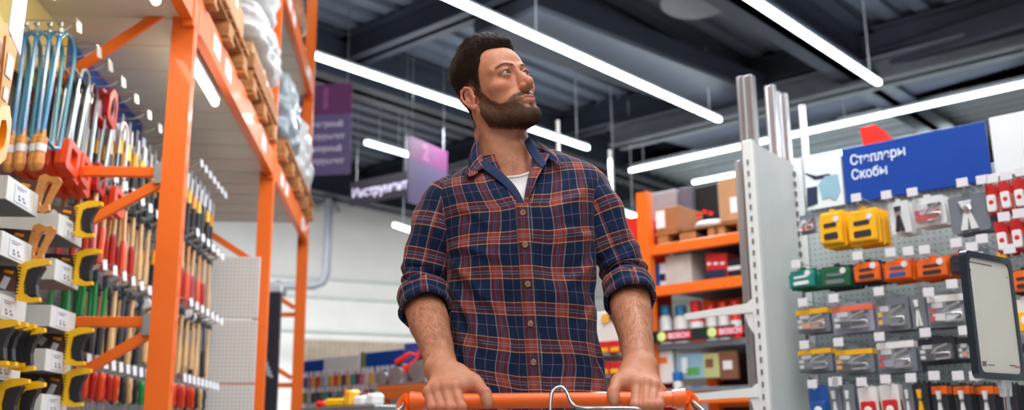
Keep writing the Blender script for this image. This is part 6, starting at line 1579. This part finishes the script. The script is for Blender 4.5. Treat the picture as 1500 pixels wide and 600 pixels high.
def sleeve(side):
    h = HD[side]; ax = -1 if side == 'R' else 1
    sh, el = h['sh'], h['el']; ed = h['wr']-el; ed = ed/np.linalg.norm(ed)
    if side == 'R': pts = [W3(674, 280, 2.175), W3(652, 297, 2.17), W3(640, 330, 2.165), W3(629, 370, 2.165), W3(621, 404, 2.165), W3(620, 424, 2.152), W3(623, 447, 2.118)]; rr = [.048, .0590, .0600, .0540, .0530, .0530, .0535]
    else: pts = [W3(838, 262, 2.175), W3(858, 276, 2.17), W3(879, 316, 2.165), W3(897, 362, 2.165), W3(911, 393, 2.165), W3(917, 411, 2.152), W3(922, 432, 2.118)]; rr = [.048, .0590, .0575, .0530, .0520, .0515, .0520]
    pts = np.array(pts); seg = np.concatenate([[0], np.cumsum(np.linalg.norm(np.diff(pts, axis=0), axis=1))])
    n, m = 110, 84; t = np.linspace(0, seg[-1], n)
    def smi(a): 
        y = np.interp(t, seg, a); k = np.ones(9)/9; return np.convolve(np.pad(y, 4, mode='reflect', reflect_type='odd'), k, 'valid')
    C = np.stack([smi(pts[:, k]) for k in range(3)], 1); R_ = smi(np.array(rr))
    V_ = np.zeros((n, m+1, 3)); U_ = np.zeros((n, m+1, 2)); up = NP((0, -1, 0)); rg = np.random.default_rng(11 if side == 'R' else 12)
    ph = rg.uniform(0, 6, 6)
    for i in range(n):
        tg = C[min(i+1, n-1)]-C[max(i-1, 0)]; tg /= np.linalg.norm(tg); a = up-tg*(up@tg); a /= np.linalg.norm(a); up = a; bb = np.cross(tg, a)
        th = np.linspace(0, 2*pi, m+1); w = t[i]/seg[-1]
        # crease folds: round the elbow and below the shoulder seam
        f = .0046*np.exp(-((w-.80)/.16)**2)*(np.sin(t[i]*150+2.2*np.cos(th+ph[0])+ph[1])+.5*np.sin(t[i]*240+3*np.cos(th+ph[2])))
        f = f+.0032*np.sin(3*th+t[i]*24+ph[3])*np.clip(w*3, .0, 1)+.0022*np.sin(2*th-t[i]*46+ph[4])*np.clip(w*3, 0, 1)+.0028*np.exp(-((w-.3)/.2)**2)*np.sin(t[i]*70+2*np.sin(th+ph[5]))
        r = R_[i]*(1+.05*np.cos(2*th))+f
        V_[i] = C[i]+np.cos(th)[:, None]*r[:, None]*a+np.sin(th)[:, None]*r[:, None]*bb
        U_[i, :, 0] = th*.050+.02; U_[i, :, 1] = -t[i]+.04
    s_ = man_mesh('sleeve', V_.reshape(-1, 3), grid_faces(n, m+1), m_plaid, parent=None, uv=U_.reshape(-1, 2)); s_.parent = shirt; solid(s_, .002, -1)
    # rolled cuff: two turns of cloth
    ct = C[-1]-C[-6]; ct /= np.linalg.norm(ct); a = NP((0, -1, 0)); a = a-ct*(a@ct); a /= np.linalg.norm(a); bb = np.cross(ct, a)
    if side == 'R': ct2 = ct+NP((.0, 0, 0))
    prof = [(-.034, .002), (-.034, .0055), (-.026, .0075), (-.010, .0070), (-.002, .0045), (.004, .0062), (.012, .0080), (.020, .0070), (.024, .0030), (.022, -.001), (.010, -.0025), (-.01, -.003)]
    # smoother profile
    pr = np.array(prof); k = len(pr); V_ = np.zeros((k*3+1, m+1, 3)); U_ = np.zeros((k*3+1, m+1, 2)); tt = np.linspace(0, k-1, k*3+1)
    for i, q_ in enumerate(tt):
        l, e = np.interp(q_, range(k), pr[:, 0]), np.interp(q_, range(k), pr[:, 1]); th = np.linspace(0, 2*pi, m+1)
        r = rr[-1]*(1+.04*np.cos(2*th))+e+.0018*np.sin(3*th+l*90+ph[0])+.0012*np.sin(7*th+ph[1]); ll = l+.004*np.sin(th+ph[2])+.0025*np.sin(2*th+ph[4])
        V_[i] = C[-1]+ct*ll[:, None]+np.cos(th)[:, None]*r[:, None]*a+np.sin(th)[:, None]*r[:, None]*bb
        U_[i, :, 0] = th*.050+.034; U_[i, :, 1] = l*1.1+.045
    c_ = man_mesh('rolled_cuff', V_.reshape(-1, 3), grid_faces(len(tt), m+1), m_plaid, uv=U_.reshape(-1, 2)); c_.parent = shirt
    return C
CS = {s: sleeve(s) for s in 'RL'}
# white T-shirt in the neck opening
VT = []; FT = []; nr2, nc2 = 26, 40
for i in range(nr2):
    z = 1.36+i*(1.522-1.36)/(nr2-1)
    for j in range(nc2):
        s = j/(nc2-1)*2-1; xl, xr, hd, cy = tprof(min(z, 1.5)); cx = .022; hw = .092
        top = 1.512+.030*abs(s)**1.5+.20*(s*.12-.01)
        zz = 1.36+(z-1.36)/(1.522-1.36)*(top-1.36)
        x = cx+s*hw; y = cy-hd*.86*(1-.55*s*s)-.004+.10*max(0, zz-1.47)
        VT.append((x, y, zz))
tee = man_mesh('undershirt', np.array(VT), grid_faces(nr2, nc2), m_tee); solid(tee, .002); tee['label'] = 'white crew neck undershirt in the open collar'
rib = np.array(VT).reshape(nr2, nc2, 3)[-1]
b = MB(); b.tube([Vector(p)-Vector(MO)+Vector((0, -.0008, -.002)) for p in rib], .0030, 8, ell=.6); o = b.build('neck_rib', m_tee, tee, smooth=True)
# placket strip down the front with buttons
def front_y(x, z):
    # front surface of the shirt at x
    z = z-tilt(x, z); i = int(np.clip(round((z-.84)/(TZT-.84)*(NZ-1)), 0, NZ-1)); row = Vs[i]; k = row[:, 1] < tprof(z)[3]
    xs, ys = row[k, 0], row[k, 1]; o = np.argsort(xs); return float(np.interp(x, xs[o], ys[o]))
def strip(name, zs2, xa, xb, mat, dy, n=6, uoff=0, uo=0.0):
    V_ = []; U_ = []
    for z in zs2:
        for j in range(n):
            x = xa(z)+(xb(z)-xa(z))*j/(n-1); e = 1-abs(2*j/(n-1)-1)**6; V_.append((x, front_y(x, z)-dy*e, z)); U_.append((x-placket_x(z)+uo, z-.84+.028))
    return man_mesh(name, np.array(V_), grid_faces(len(zs2), n), mat, uv=np.array(U_))
zz2 = np.linspace(.85, 1.437, 120)
pk = strip('placket', zz2, lambda z: placket_x(z)-.013, lambda z: placket_x(z)+.018, m_plaid, .0038, 9, uo=.013); pk.parent = shirt; solid(pk, .001, 1)
for k, z in enumerate((1.415, 1.345, 1.262, 1.180, 1.100, 1.030)):
    x = placket_x(z)+.002; y = front_y(x, z)-.0062
    c = (x-MO.x, y-MO.y, z-MO.z)
    b = MB(); b.lathe([(.0035, .001), (.0050, .0012), (.0058, .0004), (.0058, -.0016), (.003, -.002)], 18, c, axis='y')
    # outer rim towards the viewer
    b2 = MB(); b2.lathe([(.0062, .0010), (.0064, -.0008), (.0052, -.0018), (.0042, -.0010), (.0018, -.0012)], 20, c, axis='y'); bt = b2.build('button', m_btn, shirt, smooth=True)
    b3 = MB()
    for dx in (-.0013, .0013):
        for dz in (-.0013, .0013): b3.lathe([(.0006, -.0014), (.0006, -.0020)], 6, (c[0]+dx, c[1], c[2]+dz), axis='y')
    b3.build('button_thread', m_btnh, bt)
# open fronts above the top button: navy facing on his right, plaid lapel on his left
def ribbon(name, rows, mat, parent=None, uv=None, th=.0016, sub=6):
    rows = [np.array(r, float) for r in rows]
    out = []
    for r in rows:
        n = len(r); t = np.linspace(0, n-1, (n-1)*sub+1); out.append(np.stack([np.interp(t, range(n), r[:, k]) for k in range(3)], 1))
        k3 = np.array([.25, .5, .25])
        for _ in range(6):
            o2 = out[-1].copy(); o2[1:-1] = (out[-1][:-2]+2*out[-1][1:-1]+out[-1][2:])/4; out[-1] = o2
    A = np.array(out); n = len(A); t = np.linspace(0, n-1, (n-1)*5+1); B = np.zeros((len(t), A.shape[1], 3))
    for c in range(A.shape[1]):
        for k in range(3): B[:, c, k] = np.interp(t, range(n), A[:, c, k])
    du = np.concatenate([[0], np.cumsum(np.linalg.norm(np.diff(B[len(B)//2], axis=0), axis=1))]); dv = np.concatenate([[0], np.cumsum(np.linalg.norm(np.diff(B[:, B.shape[1]//2], axis=0), axis=1))])
    U_ = np.stack(np.meshgrid(dv, du, indexing='ij'), -1).reshape(-1, 2)
    o = man_mesh(name, B.reshape(-1, 3), grid_faces(B.shape[0], B.shape[1]), mat, uv=U_+(.0 if uv is None else uv)); o.parent = parent or shirt; solid(o, th, 0); return o
def Wl(pts, Y): return [W3(x, y, Y if not hasattr(Y, '__len__') else Y[i]) for i, (x, y) in enumerate(pts)]
# his right front edge, navy inner facing: outer line then inner line
ribbon('front_facing', [Wl([(702, 243), (722, 258), (742, 274), (757, 292), (764, 314)], (2.080, 2.066, 2.056, 2.050, 2.047)), Wl([(706, 236), (728, 250), (749, 270), (762, 290), (767, 308)], (2.085, 2.069, 2.058, 2.050, 2.047)),
        Wl([(712, 234), (735, 252), (755, 272), (766, 292), (769, 306)], (2.100, 2.082, 2.070, 2.058, 2.052))], m_navy)
ribbon('front_lapel', [Wl([(768, 306), (776, 286), (786, 262), (798, 240), (806, 224)], (2.050, 2.044, 2.045, 2.058, 2.080)), Wl([(766, 308), (772, 284), (778, 262), (784, 240), (789, 224)], (2.048, 2.046, 2.052, 2.066, 2.085)),
        Wl([(766, 306), (769, 284), (773, 262), (778, 242), (782, 226)], (2.052, 2.056, 2.066, 2.080, 2.098))], m_plaid)
# collar: stand round the neck and folded leaves
cc0 = NP(P(742, 222, 2.17))
def ring_pt(a, rx_, ry_, z): return NP((cc0[0]+rx_*sin(a), cc0[1]+.012+ry_*cos(a), z))
aa = np.linspace(radians(-122), radians(122), 15)          # 0 = nape
zf = lambda a: 1.590-.052*(abs(a)/radians(122))**1.6+(0.006 if a > 0 else .0)
cs = ribbon('collar_stand', [[ring_pt(a, .076+.010*(abs(a)/2.1), .068, zf(a)-.030) for a in aa], [ring_pt(a, .068+.008*(abs(a)/2.1), .062, zf(a)-.008) for a in aa], [ring_pt(a, .066+.008*(abs(a)/2.1), .060, zf(a)+.014) for a in aa]], m_navy, th=.002)
cl = ribbon('collar_leaf', [[ring_pt(a, .067+.008*(abs(a)/2.1), .061, zf(a)+.013) for a in aa[3:-3]], [ring_pt(a, .072+.010*(abs(a)/2.1), .066, zf(a)+.013) for a in aa[3:-3]], [ring_pt(a, .087+.012*(abs(a)/2.1), .080, zf(a)-.012-.006*(abs(a)/2.1)**3) for a in aa[3:-3]], [ring_pt(a, .094+.014*(abs(a)/2.1), .086, zf(a)-.026-.010*(abs(a)/2.1)**3) for a in aa[3:-3]]], m_plaid, th=.002)
# leaf points
ribbon('collar_point', [Wl([(703, 197), (702, 215), (706, 232), (712, 243)], (2.135, 2.108, 2.092, 2.082)), Wl([(697, 204), (694, 224), (698, 240), (706, 247)], (2.120, 2.092, 2.078, 2.074)), Wl([(691, 218), (686, 236), (690, 250), (700, 250)], (2.112, 2.085, 2.070, 2.069)), Wl([(690, 232), (679, 258), (690, 259), (700, 253)], (2.105, 2.074, 2.065, 2.066))], m_plaid, uv=.01)
ribbon('collar_point', [Wl([(776, 196), (786, 208), (798, 222), (804, 232)], (2.140, 2.110, 2.085, 2.074)), Wl([(782, 200), (796, 212), (808, 226), (810, 236)], (2.125, 2.098, 2.074, 2.066)), Wl([(788, 206), (806, 220), (820, 234), (816, 240)], (2.125, 2.096, 2.074, 2.065)), Wl([(794, 216), (812, 230), (828, 243), (818, 243)], (2.120, 2.094, 2.072, 2.064))], m_plaid, uv=.03)
ribbon('collar_band', [Wl([(775, 200), (783, 213), (792, 226), (801, 240)], (2.125, 2.096, 2.074, 2.060)), Wl([(768, 208), (774, 222), (783, 237), (794, 246)], (2.126, 2.096, 2.068, 2.052))], m_navy)
# trousers, belt line and shoes (below the frame)
m_jean = M('dark_denim', (38, 44, 58), .8, var=.2, scale=40, bump=.2, bscale=200); m_shoe = M('brown_leather', (84, 56, 38), .4, var=.15)
def low2(p):
    d = s_ell(p, (.02, 2.185, .93), (.158, .103, .12))
    for hx, fx, fy in ((-.070, -.095, 2.14), (.110, .135, 2.26)):
        d = sm(d, s_chain(p, [(hx, 2.19, .90), ((hx+fx)/2, fy-.03, .50), (fx, fy+.01, .09)], (.096, .070, .058), .03), .04)
    return np.maximum(d, p[:, 2]-.99)
Vt, Ft = nets(low2, (-.26, 1.95, .02), (.32, 2.42, 1.02), .011); Vt = smooth_mesh(Vt, Ft, 2); man_mesh('trousers', Vt, Ft, m_jean)
for fx, fy in ((-.095, 2.14), (.135, 2.26)):
    fn = lambda p: np.maximum(sm(s_chain(p, [(fx, fy+.045, .045), (fx, fy-.09, .040), (fx, fy-.175, .034)], (.046, .047, .036), .02), s_sph(p, (fx, fy+.02, .08), .045), .04), -p[:, 2]+.002)
    Vt, Ft = nets(fn, (fx-.09, fy-.24, -.01), (fx+.09, fy+.12, .15), .006); sh_ = man_mesh('shoe', Vt, Ft, m_shoe)
# ================================================================ THE TROLLEY
m_hand = M('orange_handle_plastic', (246, 104, 22), .35, var=.03, coat=.2); m_wire = M('zinc_plated_wire', (168, 172, 178), .25, .85, var=.05)
ct = thing('shopping_trolley', 'wire shopping trolley with bright orange handle gripped by the man', 'shopping trolley', (0.055, 1.60, 0))
def cl_(p): return (p[0]-.055, p[1]-1.60, p[2])
b = MB(); hb = [Vector(hL)*(1-t)+Vector(hR)*t for t in (.02, .25, .5, .75, .98)]; b.tube([cl_(p) for p in hb], BR, 20); b.build('handle', m_hand, ct, smooth=True)
for p, sg, nm in ((hL, -1, 'left'), (hR, 1, 'right')):
    p = Vector(p)
    b = MB()
    a0 = p-Vector((sg*.020, 0, 0)); a1 = p+Vector((sg*.004, 0, 0))
    b.tube([cl_(a0), cl_(a1)], [.0165, .0195], 18)
    b.tube([cl_(a1), cl_(a1+Vector((sg*.010, .004, -.006))), cl_(a1+Vector((sg*.016, -.010, -.030)))], [.0195, .0175, .012], 18)
    e = b.build('end_cap', m_hand, ct, smooth=True, ang=35)
    w0 = a1+Vector((sg*.012, -.014, -.008))
    b = MB(); b.tube([cl_(w0), cl_(w0+Vector((sg*.012, -.030, -.016))), cl_(w0+Vector((sg*.018, -.055, -.040))), cl_(w0+Vector((sg*.014, -.075, -.09))), cl_(Vector((p.x+sg*.02, 1.74, .72))), cl_(Vector((p.x+sg*.01, 1.62, .28)))], .0052, 10); b.build('side_wire', m_wire, ct, smooth=True)
# fold of the child seat: a hook shaped wire in front of the handle, and the basket rim
def wl(px, py, Y): return P(px, py, Y)
b = MB(); L1_ = [wl(806, 612, 1.80), wl(806, 592, 1.81), wl(808, 574, 1.82), wl(816, 566, 1.825), wl(826, 567, 1.825), wl(832, 577, 1.82), wl(836, 590, 1.81), wl(845, 597, 1.80), wl(870, 598, 1.79), wl(930, 597, 1.79), wl(942, 602, 1.79), wl(946, 612, 1.79)]
def smooth_path(p, k=4):
    p = [Vector(x) for x in p]
    for _ in range(2):
        q = [p[0]]
        for a, c in zip(p[:-1], p[1:]): q += [a*.75+c*.25, a*.25+c*.75]
        p = q+[p[-1]]
    return p
L1_ = smooth_path(L1_)
b.tube([cl_(p) for p in L1_], .0034, 10); b.build('seat_hook_wire', m_wire, ct, smooth=True)
b = MB()
for k in range(14):
    x = .075+.13*k/13; b.tube([cl_((x, 1.79, .993)), cl_((x+.0, 1.60, .60))], .0018, 6)
b.build('seat_flap', m_wire, ct, smooth=True)
xl, xr = -.17, .28
rim = [(xl-.02, 1.70, .94), (xr+.02, 1.70, .94), (xr-.02, .98, .90), (xl+.02, .98, .90)]
rim = [(x, y, min(z, .93)) for x, y, z in rim]
# the basket and the frame lie below the frame of the picture
b = MB(); b.tube([cl_(p) for p in rim], .005, 8, closed=True); b.build('basket_rim', m_wire, ct, smooth=True)
bot = [(xl+.04, 1.62, .42), (xr-.04, 1.62, .42), (xr-.06, 1.06, .48), (xl+.06, 1.06, .48)]
for f, (i, j) in enumerate(((0, 1), (1, 2), (2, 3), (3, 0))):
    b = MB(); r0_, r1_, b0_, b1_ = [Vector(q) for q in (rim[i], rim[j], bot[i], bot[j])]
    n = 14 if f % 2 == 0 else 20
    for k in range(n+1): t = k/n; b.tube([cl_(r0_*(1-t)+r1_*t), cl_(b0_*(1-t)+b1_*t)], .0018, 5)
    for k in range(1, 6): t = k/6; b.tube([cl_(r0_*(1-t)+b0_*t), cl_(r1_*(1-t)+b1_*t)], .0022, 5)
    b.build('basket_side', m_wire, ct, smooth=True)
b = MB(); b0_, b1_, b2_, b3_ = [Vector(q) for q in bot]
for k in range(15): t = k/14; b.tube([cl_(b0_*(1-t)+b1_*t), cl_(b3_*(1-t)+b2_*t)], .002, 5)
b.build('basket_floor', m_wire, ct, smooth=True)
for sx in (xl+.01, xr-.01):
    b = MB(); b.tube(smooth_path([cl_((sx, 1.70, .93)), cl_((sx, 1.68, .30)), cl_((sx, 1.60, .17)), cl_((sx, 1.05, .17))]), .011, 10); b.build('frame_tube', m_wire, ct, smooth=True)
    for y in (1.62, 1.08):
        b = MB(); b.box(cl_((sx, y, .135)), (.03, .05, .07), bev=.005); fk = b.build('caster_fork', m_wire, ct)
        b = MB(); b.lathe([(.045, -.012), (.058, -.009), (.058, .009), (.045, .012)], 24, cl_((sx, y, .058)), axis='x'); b.build('caster_wheel', m_black, ct, smooth=True)
